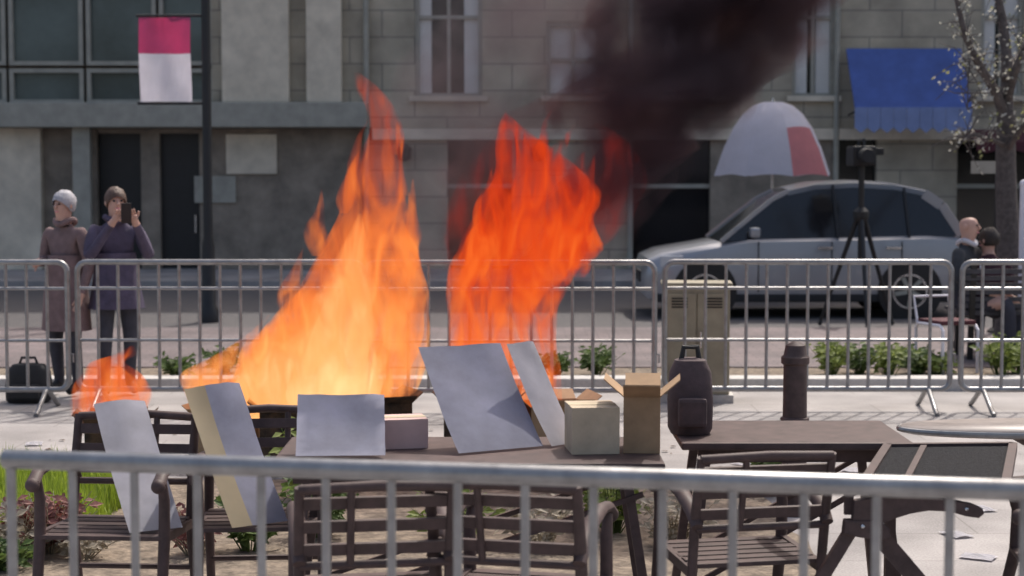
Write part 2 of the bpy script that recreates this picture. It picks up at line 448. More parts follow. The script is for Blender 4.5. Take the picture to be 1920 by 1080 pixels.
# lamp post with banner
def street_banner():
    Y = 20.6
    e = empty('banner_post', (gx(392, Y), Y, -0.004), label='dark street post carrying a pink and white hanging banner', cat='post')
    X = e.location.x
    MB().lathe([(0.13, 0), (0.13, 0.12), (0.085, 0.2), (0.075, 0.9), (0.055, 1.0), (0.05, 5.2)], seg=16).build('pole', M['black'], e, smooth=True)
    x0, x1 = gx(268, Y) - X, gx(364, Y) - X
    zt, zb = gz(32, Y), gz(190, Y); zm = gz(100, Y)
    for z in (zt + 0.02, zb - 0.02):
        MB().tube([(0, 0, z), (x0 - 0.03, 0, z)], 0.016, 8).build('bracket', M['black'], e)
    def cloth(z0, z1, m, n):
        mb = MB(); g = []
        for i in range(13):
            row = []
            for j in range(7):
                x = x0 + (x1 - x0) * i / 12; z = z0 + (z1 - z0) * j / 6
                row.append(mb.bm.verts.new((x, 0.03 * math.sin(x * 11 + z * 4) + 0.02 * math.sin(x * 23 - z * 5), z)))
            g.append(row)
        for i in range(12):
            for j in range(6): mb.bm.faces.new((g[i][j], g[i+1][j], g[i+1][j+1], g[i][j+1]))
        r = bmesh.ops.solidify(mb.bm, geom=list(mb.bm.faces), thickness=0.006)
        mb.build(n, m, e, smooth=True)
    cloth(zm, zt, M['pink'], 'banner_top'); cloth(zb, zm - 0.001, M['white'], 'banner_bottom')
street_banner()

# white umbrella with one salmon panel
def parasol():
    Y = 24.2
    X = gx(1445, Y)
    e = empty('parasol', (X, Y, -0.004), label='white domed parasol with a salmon pink rim patch beyond the silver car', cat='parasol')
    MB().lathe([(0.30, 0), (0.30, 0.06), (0.05, 0.09), (0.05, 0.3)], seg=20).build('base', M['black'], e)
    ztop, zrim = gz(190, Y), gz(330, Y)
    MB().tube([(0, 0, 0.05), (0, 0, ztop + 0.05)], 0.022, 10).build('pole', M['chrome'], e)
    rad = 0.82
    for k in range(8):
        mb = MB(); g = []
        for i in range(7):
            t = i / 6
            row = []
            for j in range(5):
                a = 2 * math.pi * (k + j / 4) / 8 + 0.2
                r = rad * t * (1 - 0.05 * math.sin(math.pi * j / 4) * t) + 0.004
                z = ztop - (ztop - zrim) * (t ** 2.5) + 0.03 * math.sin(math.pi * j / 4) * t
                row.append(mb.bm.verts.new((r * math.cos(a), r * math.sin(a), z)))
            g.append(row)
        pink = k == 6
        for i in range(4 if pink else 6):
            for j in range(4): mb.bm.faces.new((g[i][j], g[i+1][j], g[i+1][j+1], g[i][j+1]))
        mp_ = MB()
        if pink:
            co = [[v_.co.copy() for v_ in row] for row in g]
            vv = [[mp_.bm.verts.new(c_) for c_ in row] for row in co[4:]]
            for i in range(len(vv) - 1):
                for j in range(4): mp_.bm.faces.new((vv[i][j], vv[i+1][j], vv[i+1][j+1], vv[i][j+1]))
            for row in g[5:]:
                for v_ in row: mb.bm.verts.remove(v_)
        bmesh.ops.solidify(mb.bm, geom=list(mb.bm.faces), thickness=0.005)
        pn = mb.build('panel', M['white'], e, smooth=True)
        if pink:
            bmesh.ops.solidify(mp_.bm, geom=list(mp_.bm.faces), thickness=0.005)
            mp_.build('rim_patch', M['salmon'], pn, smooth=True, label='salmon pink patch at the rim of one panel')
        else: mp_.bm.free()
        a = 2 * math.pi * k / 8 + 0.2
        MB().tube([(0, 0, ztop - 0.03), (rad*0.55*math.cos(a), rad*0.55*math.sin(a), ztop - (ztop-zrim)*0.23 - 0.03), (rad*0.97*math.cos(a), rad*0.97*math.sin(a), zrim + 0.02)], 0.008, 6).build('rib', M['chrome'], e)
parasol()

# camera on tripod
def tripod():
    Y = 20.0
    X = gx(1612, Y)
    e = empty('tripod_camera', (X, Y, -0.004), label='black video camera on a tall tripod beside the silver car', cat='camera')
    top = gz(310, Y)
    MB().tube([(0, 0, 0.75), (0, 0, top)], 0.035, 10).build('column', M['black'], e)
    for k in range(3):
        a = 2 * math.pi * k / 3 + 0.5
        l = MB().tube([(0.03*math.cos(a), 0.03*math.sin(a), 1.28), (0.48*math.cos(a), 0.48*math.sin(a), 0.03)], [0.03, 0.018], 8).build('leg', M['black'], e)
        MB().ball((0.48*math.cos(a), 0.48*math.sin(a), 0.028), 0.028, 8, 6).build('foot', M['rubber'], l)
    MB().lathe([(0.07, 1.2), (0.09, 1.25), (0.09, 1.31), (0.05, 1.36)], seg=14).build('spider', M['black'], e)
    MB().box((-0.13, -0.18, top), (0.13, 0.26, top + 0.22)).build('body', M['black'], e, bevel=0.02)
    MB().lathe([(0.075, 0), (0.085, 0.05), (0.07, 0.08), (0.09, 0.20)], c=(0, -0.38, top + 0.11), axis='Y', seg=16).build('lens', M['rubber'], e)
    MB().tube([(0, -0.12, top + 0.22), (0, -0.12, top + 0.29), (0, 0.2, top + 0.29), (0, 0.2, top + 0.22)], 0.016, 8).build('handle', M['black'], e)
    MB().box((0.13, -0.05, top + 0.12), (0.24, 0.1, top + 0.2)).build('viewfinder', M['black'], e, bevel=0.01)
tripod()

# ------------------------------------------------------------------ car (side on, nose to the left)
def car():
    Y = 22.0
    x0, x1 = gx(1196, Y), gx(1795, Y)
    L = x1 - x0
    e = empty('parked_car', (x0, Y, -0.004), label='silver grey hatchback car with dark windows parked beyond the barricades', cat='car')
    hw = 0.88
    # cross sections along x: (t, belt z, roof z)
    def body():
        st = [(0.0, 0.55, 0.30), (0.015, 0.72, 0.24), (0.06, 0.80, 0.22), (0.25, 0.93, 0.20), (0.32, 0.98, 0.20), (0.6, 1.0, 0.20), (0.85, 1.02, 0.20), (0.95, 1.0, 0.22), (0.99, 0.86, 0.26), (1.0, 0.6, 0.32)]
        mb = MB(); rings = []
        for t, zt, zb in st:
            k = hw * (0.86 if t in (0.0, 1.0) else (0.95 if t < 0.03 or t > 0.97 else 1.0))
            sec = [(-k*0.97, zb), (-k, zb+0.15), (-k*1.01, (zb+zt)/2+0.06), (-k*0.97, zt-0.06), (-k*0.88, zt), (k*0.88, zt), (k*0.97, zt-0.06), (k*1.01, (zb+zt)/2+0.06), (k, zb+0.15), (k*0.97, zb)]
            rings.append([mb.bm.verts.new((t*L, y, z)) for y, z in sec])
        for i in range(len(rings)-1):
            for k in range(10):
                mb.bm.faces.new((rings[i][k], rings[i][(k+1)%10], rings[i+1][(k+1)%10], rings[i+1][k]))
        mb.bm.faces.new(rings[0][::-1]); mb.bm.faces.new(rings[-1])
        return mb.build('body', M['carpaint'], e, smooth=True)
    b = body()
    # cabin: glass house with rounded roof
    prof = [(0.235, 0.93), (0.33, 1.24), (0.39, 1.43), (0.44, 1.53), (0.52, 1.60), (0.64, 1.625), (0.76, 1.60), (0.86, 1.52), (0.92, 1.36), (0.975, 1.0)]
    def half(z): return hw * (0.93 - 0.20 * max(0, (z - 0.95)) / 0.65)
    mb = MB()
    A = [mb.bm.verts.new((t*L, -half(z), z)) for t, z in prof]; B = [mb.bm.verts.new((t*L, half(z), z)) for t, z in prof]
    mb.bm.faces.new(A[::-1]); mb.bm.faces.new(B)
    for i in range(len(A)):
        j = (i+1) % len(A); mb.bm.faces.new((A[i], A[j], B[j], B[i]))
    mb.build('glasshouse', M['glass_dark'], e)
    mb = MB(); rows = []
    for t, z in prof[3:8]:
        k = half(z)
        rows.append([mb.bm.verts.new((t*L, y, z + dz_)) for y, dz_ in ((-k - 0.015, -0.05), (-k - 0.005, 0.005), (-k*0.8, 0.03), (0, 0.045), (k*0.8, 0.03), (k + 0.005, 0.005), (k + 0.015, -0.05))])
    for i in range(len(rows)-1):
        for j in range(6): mb.bm.faces.new((rows[i][j], rows[i][j+1], rows[i+1][j+1], rows[i+1][j]))
    bmesh.ops.solidify(mb.bm, geom=list(mb.bm.faces), thickness=-0.012)
    mb.build('roof', M['carpaint'], e, smooth=True)
    MB().box((0.03*L, -hw*1.0, 0.20), (0.975*L, hw*1.0, 0.30)).build('sill_trim', M['rubber'], e, bevel=0.02)
    MB().box((-0.02, -hw*0.55, 0.42), (0.02, hw*0.55, 0.56)).build('grille', M['black'], e, bevel=0.01)
    for s in (-1, 1):
        def pil(ps, wd, m):
            P_ = [(t*L, s*(half(z) + 0.004), z) for t, z in ps]
            mb = MB()
            for p_, q_ in zip(P_[:-1], P_[1:]): mb.bar(p_, q_, 0.03, wd)
            mb.build('pillar', m, e)
        pil(prof[:4], 0.05, M['carpaint']); pil([(0.585, 0.97), (0.575, 1.6)], 0.06, M['black']); pil([(0.80, 0.98), (0.79, 1.57)], 0.05, M['black']); pil([(0.955, 1.0), (0.90, 1.36), (0.85, 1.5)], 0.13, M['carpaint'])
        for t in (0.545, 0.75):
            MB().box((t*L-0.09, s*(hw*1.0), 0.84), (t*L+0.09, s*(hw*1.0+0.03), 0.87)).build('door_handle', M['chrome'], b)
        for t in (0.345, 0.565, 0.775):
            MB().box((t*L-0.006, s*(hw*1.005), 0.32), (t*L+0.006, s*(hw*1.014), 0.93)).build('door_seam', M['black'], b)
        MB().box((0.05*L, s*hw*0.93 - 0.02, 0.62), (0.12*L, s*hw*1.0 + 0.0, 0.76)).build('headlight', M['lampglass'], e, bevel=0.015)
        MB().box((0.95*L, s*hw*0.90 - 0.02, 0.72), (0.985*L, s*hw*0.99, 0.93)).build('tail_light', M['redlamp'], e, bevel=0.015)
        MB().box((0.315*L, s*(hw+0.09) - 0.09, 0.98), (0.345*L, s*(hw+0.09) + 0.09, 1.10)).build('mirror', M['carpaint'], e, bevel=0.03)
        for t in (0.185, 0.80):
            wv = empty('wheel', (t*L, s*(hw-0.09), 0.33)); wv.parent = e
            MB().lathe([(0.2, -0.1), (0.31, -0.105), (0.33, -0.07), (0.33, 0.07), (0.31, 0.105), (0.2, 0.1)], axis='Y', seg=24).build('tyre', M['rubber'], wv, smooth=True)
            yo = s * 0.108
            MB().lathe([(0.212, yo - s*0.03), (0.212, yo), (0.19, yo), (0.19, yo - s*0.03)] if s > 0 else [(0.19, yo + 0.03), (0.19, yo), (0.212, yo), (0.212, yo + 0.03)], axis='Y', seg=24).build('rim', M['chrome'], wv)
            for q in range(5):
                a_ = 2*math.pi*q/5 + t
                MB().bar((0.03*math.cos(a_), yo - s*0.01, 0.03*math.sin(a_)), (0.2*math.cos(a_), yo - s*0.01, 0.2*math.sin(a_)), 0.02, 0.05).build('spoke', M['frame_grey'], wv)
            MB().lathe([(0.34, -0.02), (0.385, -0.02), (0.385, 0.02), (0.34, 0.02)], c=(t*L, s*(hw - 0.005), 0.33), axis='Y', seg=28).build('wheel_arch', M['black'], b)

car()

# ------------------------------------------------------------------ tree
def limb(mb, pts, r0, r1, seg=8):
    n = len(pts)
    P = [Vector(p) for p in pts]
    out = []
    for i in range(n - 1):
        for k in range(4):
            t = k / 4
            p0, p1, p2, p3 = P[max(i-1,0)], P[i], P[i+1], P[min(i+2,n-1)]
            v = 0.5*((2*p1)+(-p0+p2)*t+(2*p0-5*p1+4*p2-p3)*t*t+(-p0+3*p1-3*p2+p3)*t**3)
            out.append(v)
    out.append(P[-1])
    m = len(out)
    mb.tube(out, [r0 + (r1 - r0) * i / (m - 1) for i in range(m)], seg)
    return out
def bud(mb, c, s, rg):
    ax = Vector((rg.gauss(0,1), rg.gauss(0,1), rg.gauss(0,1))).normalized()
    a = ax.orthogonal().normalized() * s; b = ax.cross(a).normalized() * s * 0.6
    mb.face((c - a, c + b, c + a, c - b))
def tree():
    Y = 17.0
    rg = random.Random(5)
    base = Vector((gx(1888, Y), Y, 0.085))
    e = empty('budding_tree', base, label='slender grey street tree with pale buds behind the dark slatted bench', cat='tree')
    def L(px, py, dy=0.0):
        return at(px, py, Y + dy) - base
    tr = MB()
    limb(tr, [(0, 0, -0.1), L(1893, 520), L(1889, 420), L(1886, 320), L(1886, 210)], 0.13, 0.085, 12)
    trunk = tr.build('trunk', M['bark'], e, smooth=True)
    tw = []
    def br(pts, r0, r1):
        mb = MB(); o = limb(mb, pts, r0, r1)
        mb.build('branch', M['bark'], e, smooth=True); tw.append((o, r1)); return o
    br([L(1886, 230), L(1868, 175, -.1), L(1836, 122, -.2), L(1812, 70, -.3), L(1796, 10, -.3), L(1780, -60, -.3)], 0.055, 0.014)
    br([L(1886, 225), L(1888, 120, .1), L(1880, 40, .2), L(1868, -30, .2), L(1862, -160, .3)], 0.07, 0.02)
    br([L(1888, 190), L(1903, 135, -.2), L(1925, 85, -.3), L(1965, 10, -.5), L(2000, -90, -.6)], 0.05, 0.015)
    br([L(1887, 275), L(1860, 262, -.3), L(1825, 252, -.5), L(1806, 262, -.6)], 0.028, 0.008)
    br([L(1886, 290), L(1905, 255, -.2), L(1930, 225, -.4), L(1960, 190, -.5)], 0.035, 0.01)
    br([L(1836, 122, -.2), L(1822, 110, -.35), L(1816, 140, -.45), L(1814, 205, -.5)], 0.014, 0.005)
    br([L(1886, 150), L(1940, 60, .5), L(2010, -20, .8)], 0.045, 0.012)
    cr = MB(); cg = MB()
    main = list(tw)
    tws = MB()
    for o, r in main:
        for i in range(3, len(o)):
            for q in range(3):
                d = Vector((rg.gauss(0,1), rg.gauss(0,1), rg.gauss(0.35, 0.9))).normalized()
                l = rg.uniform(0.12, 0.42)
                p = o[i]
                m1 = p + d*l*0.5 + Vector((0,0,rg.uniform(-.03,.04))); p2 = p + d*l + Vector((0,0,rg.uniform(-.08,.06)))
                tws.tube([p, m1, p2], [0.006, 0.004, 0.002], 4)
                for t in range(rg.randint(2, 6)):
                    c = p.lerp(p2, rg.uniform(0.25, 1.0)) + Vector((rg.gauss(0,.022), rg.gauss(0,.022), rg.gauss(0,.022)))
                    g = rg.random() < (0.6 if c.x > 0.02 else 0.22)
                    bud(cg if g else cr, c, rg.uniform(0.012, 0.028), rg)
    tws.build('twigs', M['bark'], e, kind='stuff')
    cr.build('crown', M['blossom'], e, kind='stuff')
    cg.build('fresh_leaves', M['budgreen'], e, kind='stuff')
tree()
MB_pole = None
for (px, py0, Y, r, m, lab) in ((1868, 262, 18.3, 0.04, 'black', 'thin black sign pole standing behind the tree trunk'), (1915, 345, 16.4, 0.035, 'white', 'thin white pole beside the tree trunk')):
    e = empty('pole', (gx(px, Y), Y, 0.085), label=lab, cat='pole')
    h = gz(py0, Y) - 0.085
    MB().tube([(0, 0, 0), (0, 0, h)], r, 10).build('shaft', M[m], e)
    MB().lathe([(r*2.4, 0), (r*2.4, 0.02), (r*1.2, 0.05)], seg=12).build('base_plate', M[m], e)
    if m == 'black':
        MB().box((-0.3, -0.05, h - 0.35), (0.0 - r, -0.03, h - 0.22)).build('sign_plate', M['frame_grey'], e)
    else:
        MB().ball((0, 0, h), r*1.15, 10, 8).build('cap', M[m], e)

# ------------------------------------------------------------------ slatted benches behind the barricades
def bench(px0, px1, Y, label):
    X0, X1 = gx(px0, Y), gx(px1, Y)
    e = empty('slatted_bench', ((X0 + X1) / 2, Y, 0.085), label=label, cat='bench')
    h = (X1 - X0) / 2
    for i in range(7):
        z = 0.40 + i * 0.062
        MB().box((-h, 0.0 - i*0.012, z), (h, 0.028 - i*0.012, z + 0.04)).build('back_slat', M['slat'], e)
    for i in range(5):
        MB().box((-h, 0.06 + i * 0.09, 0.42), (h, 0.13 + i * 0.09, 0.45)).build('seat_slat', M['slat'], e)
    for s in (-1, 0, 1):
        x = s * (h - 0.12)
        MB().bar((x, 0.04, 0), (x, -0.06, 0.86), 0.05, 0.03).build('back_post', M['black'], e)
        MB().bar((x, 0.48, 0), (x, 0.44, 0.42), 0.05, 0.04).build('leg', M['black'], e)
        MB().box((x - 0.02, 0.03, 0.37), (x + 0.02, 0.5, 0.418)).build('seat_bearer', M['black'], e)
    return e
bench(1796, 2180, 15.55, 'dark slatted bench seating two people, behind the steel barricade')

# ------------------------------------------------------------------ people
def hull(name, verts, edges, rad, root, mats, regions, parent):
    me = bpy.data.meshes.new(name)
    bm = bmesh.new()
    lay = bm.verts.layers.skin.verify()
    vs = []
    for i, v in enumerate(verts):
        q = bm.verts.new(v); r = rad[i]
        q[lay].radius = r if isinstance(r, tuple) else (r, r)
        q[lay].use_root = (i == root)
        vs.append(q)
    for a, b in edges: bm.edges.new((vs[a], vs[b]))
    bm.to_mesh(me); bm.free()
    tmp = bpy.data.objects.new(name + '_tmp', me); C.objects.link(tmp)
    sk = tmp.modifiers.new('Skin', 'SKIN'); sk.branch_smoothing = 0.6
    sb = tmp.modifiers.new('Sub', 'SUBSURF'); sb.levels = 2; sb.render_levels = 2
    dg = bpy.context.evaluated_depsgraph_get()
    out = bpy.data.meshes.new_from_object(tmp.evaluated_get(dg))
    bpy.data.objects.remove(tmp); bpy.data.meshes.remove(me)
    out.materials.clear()
    for m in mats: out.materials.append(m)
    segs = [(Vector(verts[a]), Vector(verts[b]), regions[k]) for k, (a, b) in enumerate(edges)]
    for p in out.polygons:
        c = p.center; best = 9e9; idx = 0
        for a, b, rg_ in segs:
            ab = b - a; t = max(0, min(1, (c - a).dot(ab) / max(1e-9, ab.dot(ab))))
            d = (a + ab * t - c).length
            if d < best: best, idx = d, rg_
        p.material_index = idx; p.use_smooth = True
    o = bpy.data.objects.new(name, out); C.objects.link(o); o.parent = parent
    return o

def person(label, loc, rz, top, leg, hair, pose, k=1.0, head_yaw=0.0, group=None, coat=None, bald=False):
    e = empty('person', loc, rz, label=label, cat='person', group=group)
    V, E, RD, RG = [], [], [], []
    def v(p, r): V.append(tuple(q * k for q in p)); RD.append(tuple(q*k for q in r) if isinstance(r, tuple) else r * k); return len(V) - 1
    def ed(a, b, g): E.append((a, b)); RG.append(g)
    P = pose
    sit = P.get('sit', False)
    dz = -0.45 if sit else 0.0
    pel = v((0, 0, 0.95 + dz), (0.155, 0.115))
    sp = v((0, -0.01, 1.12 + dz), (0.150, 0.11)); ch = v((0, 0.0, 1.31 + dz), (0.175, 0.12)); nb = v((0, -0.005, 1.44 + dz), (0.075, 0.07))
    nk = v((0, 0.01, 1.48 + dz), 0.058); h1 = v((0, 0.02, 1.535 + dz), (0.066, 0.082)); h2 = v((0, 0.015, 1.61 + dz), (0.076, 0.096)); h3 = v((0, 0.005, 1.675 + dz), (0.055, 0.07))
    for a, b, g in ((pel, sp, 0), (sp, ch, 0), (ch, nb, 0), (nb, nk, 2), (nk, h1, 2), (h1, h2, 2), (h2, h3, 2)): ed(a, b, g)
    for s, side in ((-1, 'l'), (1, 'r')):
        arm = P['arms'][side]
        sh = v((s*0.175, 0, 1.385 + dz), 0.068)
        el = v((s*abs(arm[0][0]), arm[0][1], arm[0][2] + dz), 0.052)
        wr = v((s*arm[1][0], arm[1][1], arm[1][2] + dz), 0.036)
        ed(ch, sh, 0); ed(sh, el, 0); ed(el, wr, 0)
        d = (Vector(V[wr]) - Vector(V[el])).normalized()
        pm = Vector(V[wr]) / k + d * 0.075
        pa = v(pm, (0.036, 0.022)); ed(wr, pa, 2)
        sd = d.cross(Vector((0, 1, 0))); sd = sd.normalized() if sd.length > 0.2 else Vector((1, 0, 0))
        for f in range(4):
            off = sd * (0.027 - 0.018 * f)
            ln = (0.07, 0.08, 0.075, 0.055)[f]
            q = v(pm + off + d * 0.03, 0.009); q2 = v(pm + off + d * (0.03 + ln * 0.6) + Vector((0, 0.012, 0)), 0.008)
            ed(pa, q, 2); ed(q, q2, 2)
        q = v(pm + sd * 0.045 - d * 0.01, 0.01); q2 = v(pm + sd * 0.06 + d * 0.03, 0.009)
        ed(pa, q, 2); ed(q, q2, 2)
        hp = v((s*0.09, 0, 0.88 + dz), 0.10)
        if sit:
            kn = v((s*0.11, 0.44, 0.50), 0.068); an = v((s*0.11, 0.46, 0.09), 0.046); to = v((s*0.12, 0.60, 0.042), 0.038)
        else:
            kn = v((s*0.105, 0.03, 0.49), 0.066); an = v((s*0.105, -0.02, 0.09), 0.046); to = v((s*0.12, 0.13, 0.042), 0.04)
        ed(pel, hp, 1); ed(hp, kn, 1); ed(kn, an, 1); ed(an, to, 3)
    body = hull('body', V, E, RD, pel, [top, leg, M['skin'], M['rubber']], RG, e)
    # head features turn with the head
    hc = Vector((0, 0.015, 1.60 + dz)) * k
    rot = Matrix.Rotation(head_yaw, 4, 'Z')
    def hp_(p): return hc + rot @ (Vector(p) * k)
    mb = MB()
    n, mrows = 18, 10
    g = []
    for i in range(mrows + 1):
        row = []
        for j in range(n):
            a = 2*math.pi*j/n
            th = (math.pi * 0.5) * i / mrows * 1.45
            front = max(0, math.sin(a))
            th = th * (1 - 0.42 * front) if not bald else 1.25 + th * 0.55 - 0.5 * front * (i / mrows)
            x, y, z = 0.088*math.sin(th)*math.cos(a), 0.108*math.sin(th)*math.sin(a) - 0.012, 0.012 + 0.108*math.cos(th)
            w_ = (1.02 if not bald else 0.985) + 0.10 * noise.noise(Vector((x*55, y*55, z*30)))
            row.append(mb.bm.verts.new(hp_((x*w_, y*w_, z*w_))))
        g.append(row)
    for i in range(mrows):
        for j in range(n): mb.bm.faces.new((g[i][j], g[i][(j+1)%n], g[i+1][(j+1)%n], g[i+1][j]))
    bmesh.ops.remove_doubles(mb.bm, verts=list(mb.bm.verts), dist=0.0005)
    if not (bald and bald > 1): mb.build('hair', hair, e, smooth=True)
    if coat:
        mb = MB(); g2 = []
        for z, rx, ry in ((1.18, 0.165, 0.125), (1.0, 0.185, 0.150), (0.85, 0.200, 0.165), (coat, 0.225, 0.180)):
            g2.append([mb.bm.verts.new((k*rx*math.cos(2*math.pi*j/24)*(1+0.05*math.sin(j*2.1+z*5)), k*ry*math.sin(2*math.pi*j/24)*(1+0.06*math.sin(j*1.7)), k*z)) for j in range(24)])
        for i in range(3):
            for j in range(24): mb.bm.faces.new((g2[i][j], g2[i][(j+1)%24], g2[i+1][(j+1)%24], g2[i+1][j]))
        mb.build('coat_skirt', top, e, smooth=True)
        MB().tube([(k*0.085*math.cos(a), k*(0.075*math.sin(a) - 0.002), k*(1.455 + 0.02*math.cos(a*2))) for a in [2*math.pi*j/16 for j in range(17)]], 0.024*k, 8).build('collar', top, e, smooth=True)
    mb = MB(); mb.tube([hp_((0, 0.080, 0.012)), hp_((0, 0.098, -0.022)), hp_((0, 0.080, -0.034))], [0.006*k, 0.013*k, 0.010*k], 8); mb.build('nose', M['skin'], body, smooth=True)
    for s in (-1, 1):
        MB().ball(hp_((s*0.031, 0.083, 0.006)), 0.010*k, 8, 6).build('eye', M['rubber'], body)
        MB().ball(hp_((s*0.079, -0.005, -0.01)), 0.024*k, 10, 8, (0.45, 0.8, 1.15)).build('ear', M['skin'], body, smooth=True)
    MB().ball(hp_((0, 0.080, -0.058)), 0.016*k, 8, 6, (1.5, 0.5, 0.4)).build('mouth', M['salmon'], body)
    return e
down = [(0.245, -0.03, 1.10), (0.235, 0.07, 0.86)]
fold = [(0.24, 0.0, 1.12), (0.10, 0.22, 1.12)]
raised = [(0.25, 0.12, 1.14), (0.10, 0.30, 1.42)]
lap = [(0.25, 0.04, 1.14), (0.13, 0.28, 1.03)]
PY = 13.75
p1 = person('grey haired bystander in a mauve brown coat standing behind the barricade', (gx(125, PY), PY, 0.0), R(150), M['coat_mauve'], M['trouser'], M['hair_grey'], {'arms': {'l': down, 'r': fold}}, k=0.935, head_yaw=R(0), coat=0.55)
p2 = person('bystander in a dark purple coat holding a phone up with both hands', (gx(222, PY + 0.05), PY + 0.0, 0.0), R(205), M['coat_purple'], M['trouser'], M['hair_brown'], {'arms': {'l': raised, 'r': raised}}, k=0.95, coat=0.72)
# phone held by the second bystander
ph = MB().box((-0.04, -0.006, 0), (0.04, 0.006, 0.155)).build('mobile_phone', M['black'], None, bevel=0.004, label='black mobile phone held up by the bystander in purple', cat='phone')
hd = Matrix.Translation(p2.location) @ Matrix.Rotation(R(205), 4, 'Z')
ph.location = hd @ Vector((0, 0.395 * 0.95, 1.43 * 0.95)); ph.rotation_euler = (0, 0, R(205))
SY = 15.7
person('seated balding man with a pink face in a charcoal jacket on the slatted bench', (gx(1818, SY), SY + 0.14, 0.085), R(-128), M['suit'], M['trouser'], M['hair_grey'], {'sit': True, 'arms': {'l': lap, 'r': lap}}, k=1.03, head_yaw=R(8), bald=2)
man = [o for o in C.objects if o.name.startswith('person')][-1]
MB().slab((-0.05, 0.128, 0.80), (0.055, 0, 0), (0.0, 0.004, 0.09), (0, 0.004, 0)).build('badge', M['white'], man)
MB().tube([(0.085*math.cos(a), 0.078*math.sin(a), 1.035 + 0.02*math.cos(a*2)) for a in [2*math.pi*j/16 for j in range(17)]], 0.022, 8).build('collar', M['placard'], man, smooth=True)
person('seated person with dark hair in a dark maroon jacket on the slatted bench', (gx(1862, SY), SY + 0.18, 0.085), R(8), M['maroon_cloth'], M['trouser'], M['hair_dark'], {'sit': True, 'arms': {'l': lap, 'r': lap}}, k=0.92, head_yaw=R(30))
# black bag at the bystanders' feet
def bag(name, X, Y, z, w_, d_, h_, m, label, strap=True):
    e = empty(name, (X, Y, z), label=label, cat='bag')
    mb = MB(); g = []
    prof = [(0.86, 0), (1.0, 0.08), (1.03, 0.45), (0.95, 0.8), (0.7, 0.97), (0.35, 1.0)]
    for s_, t in prof:
        g.append([mb.bm.verts.new((w_/2*s_*math.copysign(abs(math.cos(a))**0.6, math.cos(a)), d_/2*s_*math.copysign(abs(math.sin(a))**0.6, math.sin(a)), h_*t)) for a in [2*math.pi*i/16 for i in range(16)]])
    for i in range(len(g)-1):
        for j in range(16): mb.bm.faces.new((g[i][j], g[i][(j+1)%16], g[i+1][(j+1)%16], g[i+1][j]))
    mb.bm.faces.new(g[0][::-1]); mb.bm.faces.new(g[-1])
    mb.build('body', m, e, smooth=True)
    MB().tube([(-w_*0.2, 0, h_*0.97), (-w_*0.15, 0, h_*1.14), (w_*0.15, 0, h_*1.14), (w_*0.2, 0, h_*0.97)], 0.011, 8).build('handle', M['rubber'], e)
    MB().box((-w_*0.32, -d_/2*1.03 - 0.035, h_*0.12), (w_*0.32, -d_/2*0.9, h_*0.5)).build('pocket', m, e, bevel=0.015)
    return e
bag('shoulder_bag', gx(52, 13.3), 13.3, 0.0, 0.34, 0.18, 0.30, M['rubber'], 'black shoulder bag on the paving beside the bystanders')

# ------------------------------------------------------------------ steel barricades
def barricade_mesh(Lb, nb, mid=True, r=0.021, rb=0.0125, c=0.07, rail=0.0):
    e = empty('steel_barricade')
    z0, z1 = 0.16, 1.092
    path = []
    def corner(cx, cz, a0):
        for i in range(6):
            a = a0 + (math.pi/2) * i / 5
            path.append((cx + c*math.cos(a), 0, cz + c*math.sin(a)))
    corner(Lb - c, z1 - c, 0); corner(c, z1 - c, math.pi/2); corner(c, z0 + c, math.pi); corner(Lb - c, z0 + c, 1.5*math.pi)
    path.append(path[0])
    MB().tube(path, r, 12, cap=False).build('frame', M['steel'], e, smooth=True)
    if rail:
        MB().tube([(-0.018, 0, z1 - 0.004), (-0.012, 0, z1 - 0.004), (Lb + 0.012, 0, z1 - 0.004), (Lb + 0.018, 0, z1 - 0.004)], [rail*0.8, rail, rail, rail*0.8], 16).build('top_rail', M['steel'], e, smooth=True)
    for i in range(1, nb):
        x = Lb * i / nb
        MB().tube([(x, 0, z0), (x, 0, z1)], rb, 10).build('bar', M['steel'], e, smooth=True)
    if mid:
        for z in (0.90, 0.52):
            MB().tube([(0, -0.002, z), (Lb, -0.002, z)], 0.012, 8).build('cross_rail', M['steel'], e, smooth=True)
    for x in (0.16, Lb - 0.16):
        f = MB().tube([(x, -0.32, 0.012), (x, -0.27, 0.03), (x, -0.05, z0 - 0.01), (x, 0.05, z0 - 0.01), (x, 0.27, 0.03), (x, 0.32, 0.012)], 0.018, 10).build('foot', M['steel'], e, smooth=True)
    MB().tube([(Lb + 0.0, 0, 0.42), (Lb + 0.035, 0, 0.42), (Lb + 0.035, 0, 0.36)], 0.008, 6).build('hook', M['steel'], e)
    return e
nb_ = barricade_mesh(2.36, 16, mid=False, r=0.0115, rb=0.0100, c=0.02, rail=0.0225)
A = Vector((-1.133, 3.945, 0)); B = Vector((1.045, 3.55, 0))
nb_.location = A; nb_.rotation_euler.z = math.atan2(B.y - A.y, B.x - A.x)
tag(nb_, 'weathered steel barricade close in front of the brown tables and chairs', 'barricade')
far = barricade_mesh(2.09, 14)
labs = ['steel barricade in front of the seated man and slatted bench', 'steel barricade standing in front of the silver car', 'steel barricade behind the tall dark red flame', 'steel barricade behind the broad orange flame', 'steel barricade in front of the two standing bystanders']
for i, x in enumerate((1803, 1246, 688, 146, -412)):
    Yb = 12.8 + (0.0, 0.05, -0.06, 0.04, -0.02)[i]
    o = far if i == 0 else copy_tree(far)
    o.location = (gx(x, Yb) , Yb, 0)
    o.rotation_euler.z = (0.004, -0.012, 0.01, -0.016, 0.01)[i]
    tag(o, labs[i], 'barricade', 'steel barricades along the raised kerb')

